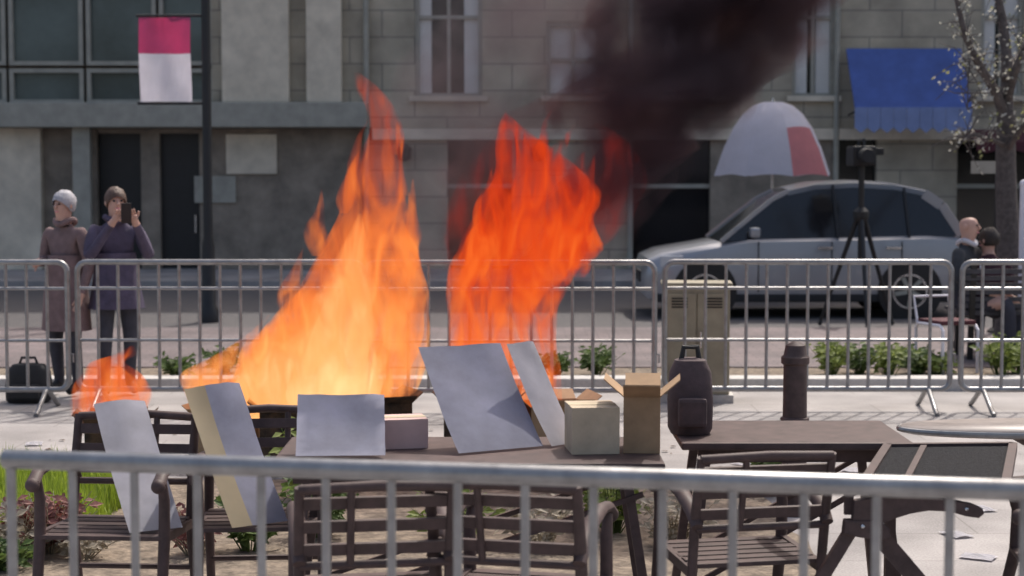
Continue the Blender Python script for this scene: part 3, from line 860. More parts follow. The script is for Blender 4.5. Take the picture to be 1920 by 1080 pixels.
def cabinet():
    Y = 13.45
    e = empty('utility_cabinet', (gx(1305, Y), Y, 0), R(-4), label='olive tan metal utility cabinet between the barricade and the kerb', cat='cabinet')
    h = gz(535, Y); w_ = 0.25
    MB().box((-w_, -0.16, 0.06), (w_, 0.16, h)).build('body', M['tan_metal'], e, bevel=0.01)
    MB().box((-w_ - 0.02, -0.18, h + 0.001), (w_ + 0.02, 0.18, h + 0.03)).build('cap', M['tan_metal'], e, bevel=0.01)
    MB().box((-w_ - 0.03, -0.19, 0), (w_ + 0.03, 0.19, 0.06)).build('plinth', M['kerb'], e)
    for sx in (-1, 1):
        d = MB().box((min(sx*0.006, sx*(w_ - 0.03)), -0.172, 0.12), (max(sx*0.006, sx*(w_ - 0.03)), -0.160, h - 0.05)).build('door', M['tan_metal'], e, bevel=0.003)
        for k in range(4):
            MB().box((sx*0.13 - 0.06, -0.178, h - 0.16 + k*0.022), (sx*0.13 + 0.06, -0.172, h - 0.15 + k*0.022)).build('vent_slot', M['black'], d)
    MB().tube([(0.03, -0.19, 0.42), (0.03, -0.19, 0.54)], 0.008, 8).build('handle', M['chrome'], e)
cabinet()
# ------------------------------------------------------------------ brown cafe furniture
def table(px, Y, w_, d_, label, rz=0.0, top='taupe', round_=False):
    e = empty('cafe_table', (gx(px, Y), Y, 0), rz, label=label, cat='table')
    h = 0.74
    if round_:
        MB().lathe([(w_/2 - 0.02, h - 0.03), (w_/2, h - 0.022), (w_/2, h - 0.006), (w_/2 - 0.008, h)], seg=48).build('tabletop', M[top], e, smooth=True)
        MB().tube([(w_/2*math.cos(a)*1.004, w_/2*math.sin(a)*1.004, h - 0.014) for a in [2*math.pi*i/48 for i in range(49)]], 0.011, 8).build('rim', M['steel'], e, smooth=True)
        k = w_ * 0.3
    else:
        MB().box((-w_/2, -d_/2, h - 0.028), (w_/2, d_/2, h)).build('tabletop', M[top], e, bevel=0.008)
        k = 0
    hx, hy = (k, k) if round_ else (w_/2 - 0.07, d_/2 - 0.06)
    if round_:
        MB().lathe([(0.30, 0), (0.30, 0.02), (0.05, 0.06), (0.04, h - 0.12), (0.2, h - 0.031)], seg=20).build('pedestal', M['brown'], e, smooth=True)
        return e
    for sx in (-1, 1):
        for sy in (-1, 1):
            MB().bar((sx*hx*0.9, sy*hy*0.85, h - 0.03), (sx*(hx + 0.05), sy*(hy + 0.02), 0.0), 0.032, 0.032).build('leg', M['brown'], e)
    for sy in (-1, 1):
        MB().box((-hx, sy*hy*0.86 - 0.012, h - 0.085), (hx, sy*hy*0.86 + 0.012, h - 0.030)).build('apron', M['brown'], e)
        MB().bar((-hx, sy*hy*0.95, 0.2), (hx, sy*hy*0.95, 0.62), 0.018, 0.018).build('brace', M['brown'], e)
    return e
def chair():
    """brown steel armchair facing +Y, slatted seat and back"""
    e = empty('cafe_chair')
    hw, sd = 0.225, 0.46
    for s in (-1, 1):
        x = s * hw
        MB().tube([(x, -0.30, 0.0), (x, -0.20, 0.42), (x, -0.235, 0.62), (x, -0.29, 0.82)], [0.017, 0.02, 0.02, 0.016], 10, flat=0.8).build('back_post', M['brown'], e, smooth=True)
        MB().tube([(x, 0.27, 0.0), (x, 0.17, 0.44), (x, 0.165, 0.58), (x, 0.19, 0.652)], [0.017, 0.021, 0.02, 0.016], 10).build('front_leg', M['brown'], e, smooth=True)
        # broad curved arm with a drooping rounded tip
        pts = [(x, -0.255, 0.585), (x, -0.20, 0.632), (x, -0.08, 0.672), (x, 0.06, 0.688), (x, 0.18, 0.676), (x, 0.235, 0.645)]
        MB().tube(pts, [0.020, 0.026, 0.027, 0.025, 0.023, 0.026], 10, flat=0.8).build('arm', M['brown'], e, smooth=True)
        MB().ball((x, 0.24, 0.640), 0.026, 10, 8).build('arm_tip', M['brown'], e, smooth=True)
        MB().bar((x, -0.20, 0.425), (x, 0.18, 0.445), 0.022, 0.034).build('seat_rail', M['brown'], e)
    for q in range(6):
        MB().box((-hw, -0.20 + q*0.068, 0.436), (hw, -0.20 + q*0.068 + 0.05, 0.452)).build('seat_slat', M['brown'], e, bevel=0.003)
    for q in range(3):
        t0 = 0.12 + 0.30 * q
        MB().slab((-hw + 0.012, -0.235 - 0.056*t0, 0.575 + 0.24*t0), (2*hw - 0.024, 0, 0), (0, -0.009, 0.036), (0, 0.012, 0.003)).build('back_slat', M['brown'], e, bevel=0.002)
    MB().tube([(-hw, -0.29, 0.812), (0, -0.31, 0.822), (hw, -0.29, 0.812)], 0.016, 10).build('top_rail', M['brown'], e, smooth=True)
    MB().tube([(-hw, -0.237, 0.575), (hw, -0.237, 0.575)], 0.013, 8).build('lower_back_rail', M['brown'], e, smooth=True)
    MB().tube([(-hw*0.33, -0.238, 0.575), (-hw*0.33, -0.303, 0.815)], 0.012, 8).build('back_rib', M['brown'], e, smooth=True)
    MB().tube([(-hw, -0.235, 0.25), (hw, -0.235, 0.25)], 0.011, 8).build('stretcher', M['brown'], e, smooth=True)
    return e
t_right = table(1975, 6.92, 1.20, 0, 'oval taupe table with a bright metal rim behind the mesh topped table', round_=True)
t_right.scale.y = 0.34
t_mid = table(1475, 6.75, 0.86, 0.6, 'brown table with a brown backpack on it', top='brown')
t_left = table(880, 6.30, 1.36, 0.62, 'long brown table holding boards and cardboard boxes', top='brown')
ch0 = chair()
def put_chair(o, px, Y, rz, label):
    o.location = (gx(px, Y), Y, 0); o.rotation_euler.z = R(rz)
    return tag(o, label, 'chair', 'brown slatted chairs around the tables')
put_chair(ch0, 985, 5.42, -14, 'brown armchair in front of the tilted board on the long table')
CH = [(2035, 5.75, 84, 'brown armchair standing beside the small mesh topped table'),
      (1385, 5.95, 12, 'brown armchair pulled up to the table with the backpack'),
      (690, 5.40, 9, 'brown armchair in front of the flat lilac folder on the long table'),
      (212, 6.35, 176, 'brown armchair with a pale placard propped on its seat'),
      (492, 6.50, 184, 'brown armchair with a two colour placard propped on its seat')]
for px, Y, rz, lab in CH:
    put_chair(copy_tree(ch0), px, Y, rz, lab)
# small table with a black mesh top on arched brackets
def mesh_table():
    h = 0.74
    o = Vector((gx(1622, 5.62), 5.62, 0))
    e = empty('mesh_table', o, label='small brown steel table with a black mesh top on arched brackets', cat='table')
    a = Vector((0.47, 0.03, 0)); b = Vector((0.25, 0.80, 0))
    for k0, k1 in ((0.0, 0.27), (0.31, 1.0)):
        MB().slab(a*k0 + Vector((0, 0, h - 0.016)), a*(k1 - k0), b, (0, 0, 0.008)).build('mesh_panel', M['mesh'], e)
    U = Vector((0, 0, h - 0.012))
    for p, q in ((U, U + a), (U + b, U + a + b), (U, U + b), (U + a, U + a + b)):
        MB().bar(p, q, 0.030, 0.030).build('frame_rail', M['brown'], e)
    MB().bar(U + a*0.29, U + a*0.29 + b, 0.022, 0.022).build('divider', M['brown'], e)
    c = b * 0.04
    def P(px, py, dy=0.0):
        v = at(px, py, 5.66) - o
        return (v.x + c.x, c.y + dy, v.z)
    # arched bracket, deep at the post and thin towards its rounded tip
    arch = [P(1596, 938), P(1640, 932), P(1700, 930), P(1770, 936), P(1818, 945), P(1836, 953), P(1839, 963), P(1829, 971), P(1806, 968), P(1775, 959), P(1735, 957), P(1700, 963), P(1665, 974), P(1630, 990), P(1606, 1002), P(1590, 994)]
    MB().poly(arch, (0, 0.035, 0)).build('arched_bracket', M['brown'], e, bevel=0.004)
    MB().poly([P(1578, 975, -0.006), P(1645, 975, -0.006), P(1662, 992, -0.006), P(1662, 1010, -0.006), P(1640, 1012, -0.006), P(1600, 1006, -0.006), P(1575, 1000, -0.006)], (0, 0.05, 0)).build('gusset', M['brown'], e, bevel=0.005)
    def leg(p, q, w_, dy):
        v0, v1 = Vector(P(*p)), Vector(P(*q))
        d = v1 - v0; k = v0.z / (v0.z - v1.z)
        MB().bar(v0 + Vector((0, dy, 0)), v0 + d*k + Vector((0, dy, 0)), 0.03, w_).build('leg', M['brown'], e)
    leg((1592, 995), (1540, 1080), 0.040, 0.026); leg((1640, 1000), (1712, 1084), 0.058, 0.060)
    for px in (1590, 1638):
        v = Vector(P(px, 940)); MB().box((v.x - 0.014, c.y + 0.036, v.z - 0.05), (v.x + 0.014, c.y + 0.06, h - 0.03)).build('hanger', M['brown'], e)
    x = gx(1674, 6.38) - o.x
    MB().box((x - 0.018, 0.74, 0.0), (x + 0.018, 0.775, h - 0.03)).build('rear_post', M['brown'], e)
    v = Vector(P(1805, 953, -0.002)); MB().ball(v, 0.008, 8, 6).build('bolt', M['chrome'], e)
    v = Vector(P(1610, 985, -0.008)); MB().ball(v, 0.008, 8, 6).build('bolt', M['chrome'], e)
mesh_table()

# boards, boxes and papers
def board(name, o, a, b, t, m, label, cat='board', extra=None):
    o, a, b = Vector(o), Vector(a), Vector(b)
    n = a.cross(b).normalized() * t
    e = empty(name, o, label=label, cat=cat)
    sd_ = o.x * 7
    def warp(u0, u1, m_, nm, off):
        mb = MB(); N = 9; gr = []
        for i_ in range(N):
            row = []
            for j_ in range(N):
                u = u0 + (u1 - u0) * i_ / (N - 1); v_ = j_ / (N - 1)
                cu = 0.020 * noise.noise(Vector((u*1.6 + sd_, v_*1.6, 3))) * v_ - 0.045 * max(0, u + v_ - 1.72) ** 1.3 - 0.012 * math.sin(math.pi*v_)
                ed_ = 0.006 * noise.noise(Vector((u*6, v_*6 + sd_, 9)))
                row.append(mb.bm.verts.new(a*(u + (ed_ if j_ else 0)) + b*(v_ + (ed_ if j_ else 0)) + n.normalized()*(cu + 0.012 + off)))
            gr.append(row)
        for i_ in range(N-1):
            for j_ in range(N-1): mb.bm.faces.new((gr[i_][j_], gr[i_+1][j_], gr[i_+1][j_+1], gr[i_][j_+1]))
        bmesh.ops.solidify(mb.bm, geom=list(mb.bm.faces), thickness=t*0.6)
        mb.build(nm, m_, e, smooth=True)
    if extra:
        f, m2 = extra                       # a strip of another colour down one side
        warp(f, 1.0, m, 'panel', 0); warp(0.0, f, m2, 'side_strip', 0)
    else:
        warp(0.0, 1.0, m, 'panel', 0)
    return e
TT = 0.741
# two large boards standing up from the long table
p = at(858, 852, 6.16)
board('lilac_board', (p.x, 6.16, TT), (0.300, 0.17, 0), (-0.155, 0.27, 0.35), 0.012, M['lilac'], 'pale lilac board tilted back on the long table beside the boxes', extra=None)
p = at(1020, 840, 6.36)
board('cream_board', (p.x + 0.02, 6.33, TT), (0.10, 0.10, 0), (-0.16, 0.16, 0.36), 0.01, M['placard'], 'narrow off white board tilted behind the lilac board')
p = at(560, 800, 6.12)
board('lilac_folder', (p.x - 0.005, 6.07, TT + 0.003), (0.31, 0.02, 0.0), (-0.02, 0.24, 0.18), 0.012, M['lilac'], 'wide lilac folder sloping on the edge of the long table')
# two placards on the left chairs
SEAT = 0.453
p = at(255, 995, 6.30)
board('placard', (p.x, 6.18, SEAT), (0.17, 0.10, 0), (-0.20, 0.34, 0.42), 0.010, M['placard'], 'pale lilac white placard propped on the chair by the grass')
p = at(440, 930, 6.36)
board('striped_placard', (p.x, 6.27, SEAT), (0.185, 0.13, 0), (-0.225, 0.32, 0.47), 0.010, M['lilac'], 'placard with a cream side strip and lilac face propped on a chair', extra=(0.36, M['cream']))
def carton(name, X, Y, z, w_, d_, h_, rz, m, label, flaps=True, group=None):
    e = empty(name, (X, Y, z), rz, label=label, cat='box', group=group)
    t = 0.006
    MB().box((-w_/2, -d_/2, 0), (w_/2, d_/2, t)).build('bottom', m, e)
    for n, a, b in (('front', (-w_/2, -d_/2, t), (w_/2, -d_/2 + t, h_)), ('rear', (-w_/2, d_/2 - t, t), (w_/2, d_/2, h_)), ('left_side', (-w_/2, -d_/2 + t, t), (-w_/2 + t, d_/2 - t, h_)), ('right_side', (w_/2 - t, -d_/2 + t, t), (w_/2, d_/2 - t, h_))):
        MB().box(a, b).build('side_wall', m, e)
    if flaps:
        for s in (-1, 1):
            MB().slab((-w_/2, s*d_/2, h_), (w_, 0, 0), (0, s*0.09, 0.05), (0, 0, 0.005)).build('flap', m, e)
            MB().slab((s*w_/2, -d_/2, h_), (0, d_, 0), (s*0.07, 0, 0.06), (0, 0, 0.005)).build('flap', m, e)
    else:
        MB().box((-w_/2, -d_/2, h_), (w_/2, d_/2, h_ + t)).build('lid', m, e)
        MB().box((-w_/2 - 0.001, -0.025, h_ + t), (w_/2 + 0.001, 0.025, h_ + t + 0.0015)).build('tape', M['cream'], e)
    return e
carton('cardboard_box', gx(1110, 6.28), 6.28, TT, 0.17, 0.2, 0.16, R(6), M['cardboard_pale'], 'pale cardboard box on the long table, beside the tan box', flaps=False)
carton('cardboard_box', gx(1205, 6.3), 6.30, TT, 0.13, 0.2, 0.20, R(-5), M['cardboard'], 'tan cardboard box at the end of the long table')
carton('cardboard_box', gx(750, 6.3), 6.38, TT, 0.17, 0.15, 0.10, R(12), M['pinkpaper'], 'small pinkish box behind the lilac folder on the long table', flaps=False)
bag('backpack', gx(1290, 6.8), 6.70, TT, 0.17, 0.15, 0.29, M['backpack'], 'brown backpack standing on the edge of the brown table')
# brown post beyond the tables
def bollard():
    Y = 8.9
    e = empty('bollard', (gx(1492, Y), Y, 0), label='dark brown metal bollard on the paving behind the tables', cat='bollard')
    h = gz(640, Y)
    MB().lathe([(0.10, 0), (0.10, 0.03), (0.065, 0.06), (0.06, h - 0.12), (0.072, h - 0.11), (0.072, h - 0.08), (0.06, h - 0.07), (0.05, h - 0.02), (0.015, h)], seg=20).build('shaft', M['brown'], e, smooth=True)
    MB().tube([(0.062*math.cos(a), 0.062*math.sin(a), h*0.55) for a in [2*math.pi*i/24 for i in range(25)]], 0.012, 8).build('collar', M['brown'], e, smooth=True)
bollard()

# ------------------------------------------------------------------ burning pile of cartons
FY = 10.35
for i, (px, dy, w_, d_, h_, rz, z, charred, lab) in enumerate((
    (215, 0.0, 0.34, 0.3, 0.27, 8, 0, 1, 'charred carton burning on its own at the bystanders end of the pile'),
    (430, 0.15, 0.36, 0.4, 0.30, -14, 0, 0, 'tan carton burning between the lone charred carton and the stacked cartons'),
    (560, -0.1, 0.42, 0.36, 0.36, 5, 0, 1, 'wide charred carton under the broad orange flame'),
    (690, 0.1, 0.40, 0.4, 0.38, 22, 0, 1, 'charred carton turned askew under the broad orange flame'),
    (905, 0.0, 0.40, 0.38, 0.40, -8, 0, 1, 'charred carton under the tall dark red flame'),
    (1040, 0.12, 0.36, 0.36, 0.36, 12, 0, 0, 'tan carton scorched beside the tall dark red flame'))):
    carton('burning_carton', gx(px, FY), FY + dy, z, w_, d_, h_, R(rz), M['charred'] if charred else M['cardboard'], lab, group='burning cartons')

# flames: closed tongues filled with glowing gas
def flame_mat(name, cols, dens, z0, z1, gain=1.0, gap=0.36, skin=0.006):
    """cols: colours from the hot root to the cool tip and ragged edge; gas density and glow follow the same turbulence"""
    m = bpy.data.materials.new(name); m.use_nodes = True
    n = m.node_tree.nodes; l = m.node_tree.links
    n.remove(n['Principled BSDF']); out = n['Material Output']
    def math_(op, a, b):
        q = n.new('ShaderNodeMath'); q.operation = op
        for i_, v_ in enumerate((a, b)):
            if isinstance(v_, (int, float)): q.inputs[i_].default_value = v_
            else: l.new(v_, q.inputs[i_])
        return q.outputs[0]
    tc = n.new('ShaderNodeTexCoord')
    sx = n.new('ShaderNodeSeparateXYZ'); l.new(tc.outputs['Object'], sx.inputs[0])
    mr = n.new('ShaderNodeMapRange'); mr.inputs['From Min'].default_value = z0; mr.inputs['From Max'].default_value = z1
    l.new(sx.outputs['Z'], mr.inputs['Value'])
    mp = n.new('ShaderNodeMapping'); mp.inputs['Scale'].default_value = (6.5, 5.0, 2.2)
    l.new(tc.outputs['Object'], mp.inputs[0])
    nz = n.new('ShaderNodeTexNoise'); nz.inputs['Scale'].default_value = 1.0; nz.inputs['Detail'].default_value = 4; nz.inputs['Distortion'].default_value = 1.8
    l.new(mp.outputs[0], nz.inputs['Vector'])
    nr = n.new('ShaderNodeMapRange'); nr.inputs['From Min'].default_value = gap; nr.inputs['From Max'].default_value = 0.64
    l.new(nz.outputs['Fac'], nr.inputs['Value'])
    # hotter where the turbulence is dense and near the root
    fac = math_('ADD', math_('MULTIPLY', mr.outputs[0], 0.78), math_('MULTIPLY', math_('SUBTRACT', 1.0, nr.outputs[0]), 0.46))
    cr = n.new('ShaderNodeValToRGB')
    el = cr.color_ramp.elements
    el[0].position = 0.0; el[0].color = (*cols[0], 1); el[1].position = 1.0; el[1].color = (*cols[-1], 1)
    for i_, c_ in enumerate(cols[1:-1]):
        q = el.new((i_ + 1) / (len(cols) - 1)); q.color = (*c_, 1)
    l.new(fac, cr.inputs['Fac'])
    d = math_('ADD', math_('MULTIPLY', nr.outputs[0], dens), dens * 0.10)
    em = n.new('ShaderNodeEmission'); l.new(cr.outputs['Color'], em.inputs['Color']); l.new(math_('MULTIPLY', d, gain), em.inputs['Strength'])
    ab = n.new('ShaderNodeVolumeAbsorption'); ab.inputs['Color'].default_value = (0, 0, 0, 1); l.new(d, ab.inputs['Density'])
    ad = n.new('ShaderNodeAddShader'); l.new(em.outputs[0], ad.inputs[0]); l.new(ab.outputs[0], ad.inputs[1])
    l.new(ad.outputs[0], out.inputs['Volume'])
    tr = n.new('ShaderNodeBsdfTransparent'); e2 = n.new('ShaderNodeEmission'); e2.inputs['Color'].default_value = (*cols[-1], 1); e2.inputs['Strength'].default_value = skin
    a2 = n.new('ShaderNodeAddShader'); l.new(tr.outputs[0], a2.inputs[0]); l.new(e2.outputs[0], a2.inputs[1])
    l.new(a2.outputs[0], out.inputs['Surface'])
    return m
M['flame_a'] = flame_mat('orange_flame', [(1.0, 0.46, 0.14), (0.95, 0.27, 0.06), (0.78, 0.155, 0.03), (0.45, 0.045, 0.02)], 12.0, 0.45, 2.1, gap=0.39)
M['flame_core'] = flame_mat('yellow_flame', [(1.0, 0.72, 0.36), (1.0, 0.60, 0.24), (1.0, 0.34, 0.09)], 15.0, 0.45, 1.35, gain=1.2)
M['flame_b'] = flame_mat('red_flame', [(0.90, 0.24, 0.05), (0.80, 0.125, 0.018), (0.66, 0.05, 0.007), (0.28, 0.012, 0.010)], 13.0, 0.45, 2.15, gap=0.40)
M['flame_dark'] = flame_mat('dark_red_flame', [(0.35, 0.03, 0.015), (0.16, 0.012, 0.015)], 3.0, 0.8, 2.2, gap=0.46, skin=0.0005)
def tongue(name, parent, cl, m, depth=0.55, dy=0.0, seed=0.0, amp=0.16, seg=28):
    """cl: list of (px, py, half width in px) from base to tip"""
    base = parent.location
    Y = FY + dy
    sc = Y / F
    n = len(cl)
    pts = []
    for i in range(n - 1):
        for k in range(6):
            t = k / 6
            q = [Vector(cl[max(0, min(n-1, i + d))]) for d in (-1, 0, 1, 2)]
            pts.append(0.5*((2*q[1])+(-q[0]+q[2])*t+(2*q[0]-5*q[1]+4*q[2]-q[3])*t*t+(-q[0]+3*q[1]-3*q[2]+q[3])*t**3))
    pts.append(Vector(cl[-1]))
    mb = MB(); rings = []
    for i, q in enumerate(pts):
        c = at(q.x, q.y, Y)
        ring = []
        hw = max(0.004, q.z * sc)
        for k in range(seg):
            a = 2*math.pi*k/seg
            d = Vector((math.cos(a), math.sin(a)*depth, 0))
            nv = noise.noise(Vector((math.cos(a)*1.1 + seed, math.sin(a)*1.1 + seed*2, c.z*2.6 - seed))) + 0.6*noise.noise(Vector((math.cos(a)*2.6 + seed, math.sin(a)*2.6, c.z*6.0 + seed)))
            ring.append(mb.bm.verts.new(c + d*hw*(1 + amp*2.0*nv) - base))
        rings.append(ring)
    for i in range(len(rings)-1):
        for k in range(seg):
            k2 = (k+1) % seg
            mb.bm.faces.new((rings[i][k], rings[i][k2], rings[i+1][k2], rings[i+1][k]))
    mb.bm.faces.new(rings[0][::-1]); mb.bm.faces.new(rings[-1])
    return mb.build(name, m, parent, smooth=True)
f1 = empty('fire', (gx(620, FY), FY, 0.0), label='broad orange and yellow fire with a thin curling tip above the cartons', cat='fire')
tongue('flame', f1, [(590,800,90),(600,740,150),(600,690,165),(640,630,150),(668,560,122),(690,480,96),(700,400,62),(702,330,54),(724,260,34),(712,200,26),(690,165,20),(668,135,4)], M['flame_a'], 0.55, 0, 1.3, 0.14)
tongue('flame', f1, [(500,790,40),(505,730,75),(520,660,60),(560,590,42),(600,520,28),(625,450,14),(640,395,2)], M['flame_a'], 0.7, -0.12, 4.1, 0.2)
tongue('flame', f1, [(710,790,50),(735,720,55),(760,640,46),(770,560,32),(765,480,24),(772,410,10),(766,360,2)], M['flame_a'], 0.7, 0.14, 7.7, 0.2)
tongue('flame_core', f1, [(590,790,70),(590,730,120),(605,670,105),(640,600,70),(655,530,44),(668,460,22),(676,400,3)], M['flame_core'], 0.5, -0.05, 2.2, 0.2)
tongue('flame_core', f1, [(480,790,30),(478,740,44),(490,690,30),(510,640,12),(520,610,2)], M['flame_core'], 0.7, -0.05, 9.2, 0.2)
tongue('flame', f1, [(410,790,40),(400,735,60),(385,700,45),(420,670,26),(470,630,12),(505,590,2)], M['flame_a'], 0.7, 0.1, 5.5, 0.2)
f2 = empty('fire', (gx(980, FY), FY, 0.0), label='tall red orange fire trailing dark smoke above the scorched tan carton', cat='fire')
tongue('flame', f2, [(930,790,50),(925,700,65),(915,620,66),(930,545,86),(985,470,130),(1010,400,118),(1015,340,95),(985,285,58),(962,245,28),(948,212,4)], M['flame_b'], 0.55, 0, 3.3, 0.15)
tongue('flame', f2, [(1010,790,30),(1015,720,38),(1010,660,36),(1000,590,40),(1020,520,60),(1060,450,62),(1085,380,40),(1082,320,18),(1095,285,3)], M['flame_b'], 0.7, 0.15, 6.3, 0.2)
tongue('flame', f2, [(880,780,22),(878,700,30),(870,620,30),(862,550,26),(880,480,30),(905,420,26),(930,350,14),(940,300,2)], M['flame_b'], 0.8, -0.12, 8.1, 0.2)
tongue('dark_flame', f2, [(850,520,16),(862,460,34),(880,400,48),(905,340,44),(925,285,26),(930,240,4)], M['flame_dark'], 0.8, 0.2, 1.9, 0.2)
tongue('dark_flame', f2, [(1100,470,24),(1130,420,50),(1150,370,52),(1170,320,40),(1150,265,26),(1120,230,4)], M['flame_dark'], 0.8, 0.25, 2.9, 0.25)
def licks(parent, spec, m, seed):
    rg = random.Random(seed)
    for (px, py, w_, h_, lean) in spec:
        px += rg.uniform(-6, 6); h_ *= rg.uniform(0.85, 1.2)
        c = [(px, py, w_*0.5), (px + lean*0.15, py - h_*0.2, w_), (px + lean*0.2 + rg.uniform(-8, 8), py - h_*0.45, w_*0.75), (px + lean*0.6, py - h_*0.72, w_*0.4), (px + lean + rg.uniform(-6, 6), py - h_, 1.5)]
        tongue('flame', parent, c, M[m], 0.8, rg.uniform(-0.16, 0.16), rg.uniform(0, 30), 0.28, seg=16)
licks(f1, [(545, 590, 22, 120, 26), (600, 480, 18, 110, 12), (640, 400, 16, 110, 26), (765, 480, 18, 130, 14), (778, 600, 18, 120, 12), (748, 380, 13, 110, -10), (470, 690, 22, 90, 26), (430, 720, 18, 60, 10), (660, 330, 12, 90, 24), (740, 290, 10, 80, -22)], 'flame_a', 3)
licks(f2, [(905, 430, 20, 130, 24), (950, 330, 22, 110, -4), (1050, 330, 22, 110, 26), (1100, 400, 22, 120, 10), (1085, 520, 20, 100, 22), (880, 540, 16, 100, -10), (1005, 300, 16, 90, 20), (1025, 640, 14, 80, 14)], 'flame_b', 4)
f3 = empty('fire', (gx(215, FY), FY, 0.0), label='small low red orange fire on the lone charred carton', cat='fire')
tongue('flame', f3, [(210,810,40),(212,750,62),(212,705,58),(200,680,36),(232,665,22),(248,648,3)], M['flame_b'], 0.7, 0.0, 4.9, 0.2)
tongue('flame', f3, [(150,780,16),(158,735,24),(168,705,18),(180,685,3)], M['flame_b'], 0.8, -0.1, 6.9, 0.2)

# smoke rolling up and to the right
def smoke_mat(name, dens, col, thr):
    m = bpy.data.materials.new(name); m.use_nodes = True
    n = m.node_tree.nodes; l = m.node_tree.links
    n.remove(n['Principled BSDF']); out = n['Material Output']
    tc = n.new('ShaderNodeTexCoord')
    nz = n.new('ShaderNodeTexNoise'); nz.inputs['Scale'].default_value = 2.4; nz.inputs['Detail'].default_value = 4; nz.inputs['Distortion'].default_value = 0.6
    l.new(tc.outputs['Object'], nz.inputs['Vector'])
    mr = n.new('ShaderNodeMapRange'); mr.inputs['From Min'].default_value = thr; mr.inputs['From Max'].default_value = 0.72; mr.inputs['To Max'].default_value = dens
    l.new(nz.outputs['Fac'], mr.inputs['Value'])
    pv = n.new('ShaderNodeVolumePrincipled'); pv.inputs['Color'].default_value = (*col, 1); pv.inputs['Absorption Color'].default_value = (0.16, 0.10, 0.11, 1)
    l.new(mr.outputs[0], pv.inputs['Density'])
    l.new(pv.outputs[0], out.inputs['Volume'])
    return m
M['smoke'] = smoke_mat('dark_smoke', 11.0, (0.22, 0.15, 0.145), 0.36)
M['haze'] = smoke_mat('thin_smoke', 2.4, (0.2, 0.17, 0.18), 0.38)
M['mid_smoke'] = smoke_mat('brown_smoke', 4.0, (0.20, 0.14, 0.14), 0.38)
s1 = empty('smoke_plume', (gx(1100, FY), FY, 0.0), kind='stuff', label='dark smoke rolling up and away from the red fire', cat='smoke')
tongue('smoke', s1, [(1050,440,18),(1085,390,70),(1150,310,125),(1220,220,160),(1290,130,185),(1335,30,205),(1385,-80,240),(1450,-230,260),(1500,-400,160)], M['smoke'], 0.9, 0.35, 12.1, 0.26)
tongue('smoke', s1, [(850,520,14),(862,440,46),(880,360,70),(930,280,95),(1010,215,105),(1100,170,110),(1180,110,130),(1260,20,150),(1330,-90,170)], M['mid_smoke'], 0.8, 0.30, 21.0, 0.26)
tongue('smoke', s1, [(1090,560,14),(1110,480,50),(1140,410,75),(1170,340,95),(1220,260,120),(1290,170,150),(1350,60,170),(1400,-60,170)], M['mid_smoke'], 0.8, 0.20, 26.0, 0.26)
for ch_ in s1.children: ch_['kind'] = 'stuff'
s2 = empty('smoke_wisp', (gx(800, FY), FY, 0.0), kind='stuff', label='thin grey smoke between the two fires', cat='smoke')
tongue('smoke', s2, [(800,640,20),(810,560,50),(815,460,70),(830,360,100),(860,250,130),(930,120,170),(1010,0,200),(1080,-160,220)], M['haze'], 0.8, 0.6, 15.1, 0.2)
s2.children[0]['kind'] = 'stuff'

# ------------------------------------------------------------------ planting
def blade(mb, p, h, w_, lean, ang):
    d = Vector((math.cos(ang), math.sin(ang), 0)); s = Vector((-math.sin(ang), math.cos(ang), 0)) * w_
    p = Vector(p)
    a = p + d*lean*0.35 + Vector((0,0,h*0.6)); b = p + d*lean + Vector((0,0,h))
    v = [mb.bm.verts.new(q) for q in (p - s, p + s, a + s*0.7, a - s*0.7, b)]
    mb.bm.faces.new((v[0], v[1], v[2], v[3])); mb.bm.faces.new((v[3], v[2], v[4]))
g = MB()
for i in range(14000):
    x = rng.uniform(-4.1, -1.75); y = rng.uniform(8.05, 9.65)
    if x > -2.1 + 0.35*noise.noise(Vector((y*2, 0, 1))) + 0.1: continue
    h = rng.uniform(0.08, 0.24)
    blade(g, (x, y, 0.025), h, rng.uniform(0.003, 0.006), rng.uniform(0.01, 0.08), rng.uniform(0, 6.3))
g.build('grass', M['grass'], None, kind='stuff', label='bright green grass in the planting bed', cat='grass')
def clump(name, px, Y, h, m, label, cat='plant', n=46, leaf=0.05, wide=0.16, stems='straw', heads=0, m2=None, group=None):
    rg = random.Random(int(px*7 + Y*13))
    e = empty(name, (gx(px, Y), Y, 0.02), label=label, cat=cat, group=group)
    st = MB(); lf = MB()
    for i in range(n):
        a = rg.uniform(0, 6.28); ln = rg.uniform(0.3, 1.0) * wide
        hh = h * rg.uniform(0.45, 1.0)
        p0 = Vector((math.cos(a)*ln*0.2, math.sin(a)*ln*0.2, 0)); p1 = Vector((math.cos(a)*ln*0.6, math.sin(a)*ln*0.6, hh*0.65)); p2 = Vector((math.cos(a)*ln, math.sin(a)*ln, hh))
        st.tube([p0, p1, p2], [0.0035, 0.003, 0.0015], 4)
        for k in range(rg.randint(4, 8)):
            t = rg.uniform(0.25, 1.0); c = p0.lerp(p1, t*2) if t < 0.5 else p1.lerp(p2, t*2 - 1)
            b = rg.uniform(0, 6.28); d = Vector((math.cos(b), math.sin(b), rg.uniform(-0.3, 0.8))).normalized()
            s = d.orthogonal().normalized(); L_ = leaf*rg.uniform(0.6, 1.3)
            lf.face((c, c + d*L_*0.5 + s*L_*0.24, c + d*L_ + Vector((0,0,-L_*0.15)), c + d*L_*0.5 - s*L_*0.24))
    st.build('stems', M[stems], e, kind='stuff')
    lf.build('leaves', m, e, kind='stuff')
    return e
clump('dry_plant', 85, 7.85, 0.27, M['redleaf'], 'dried red leaved plant at the edge of the grass', n=110, leaf=0.06, wide=0.22)
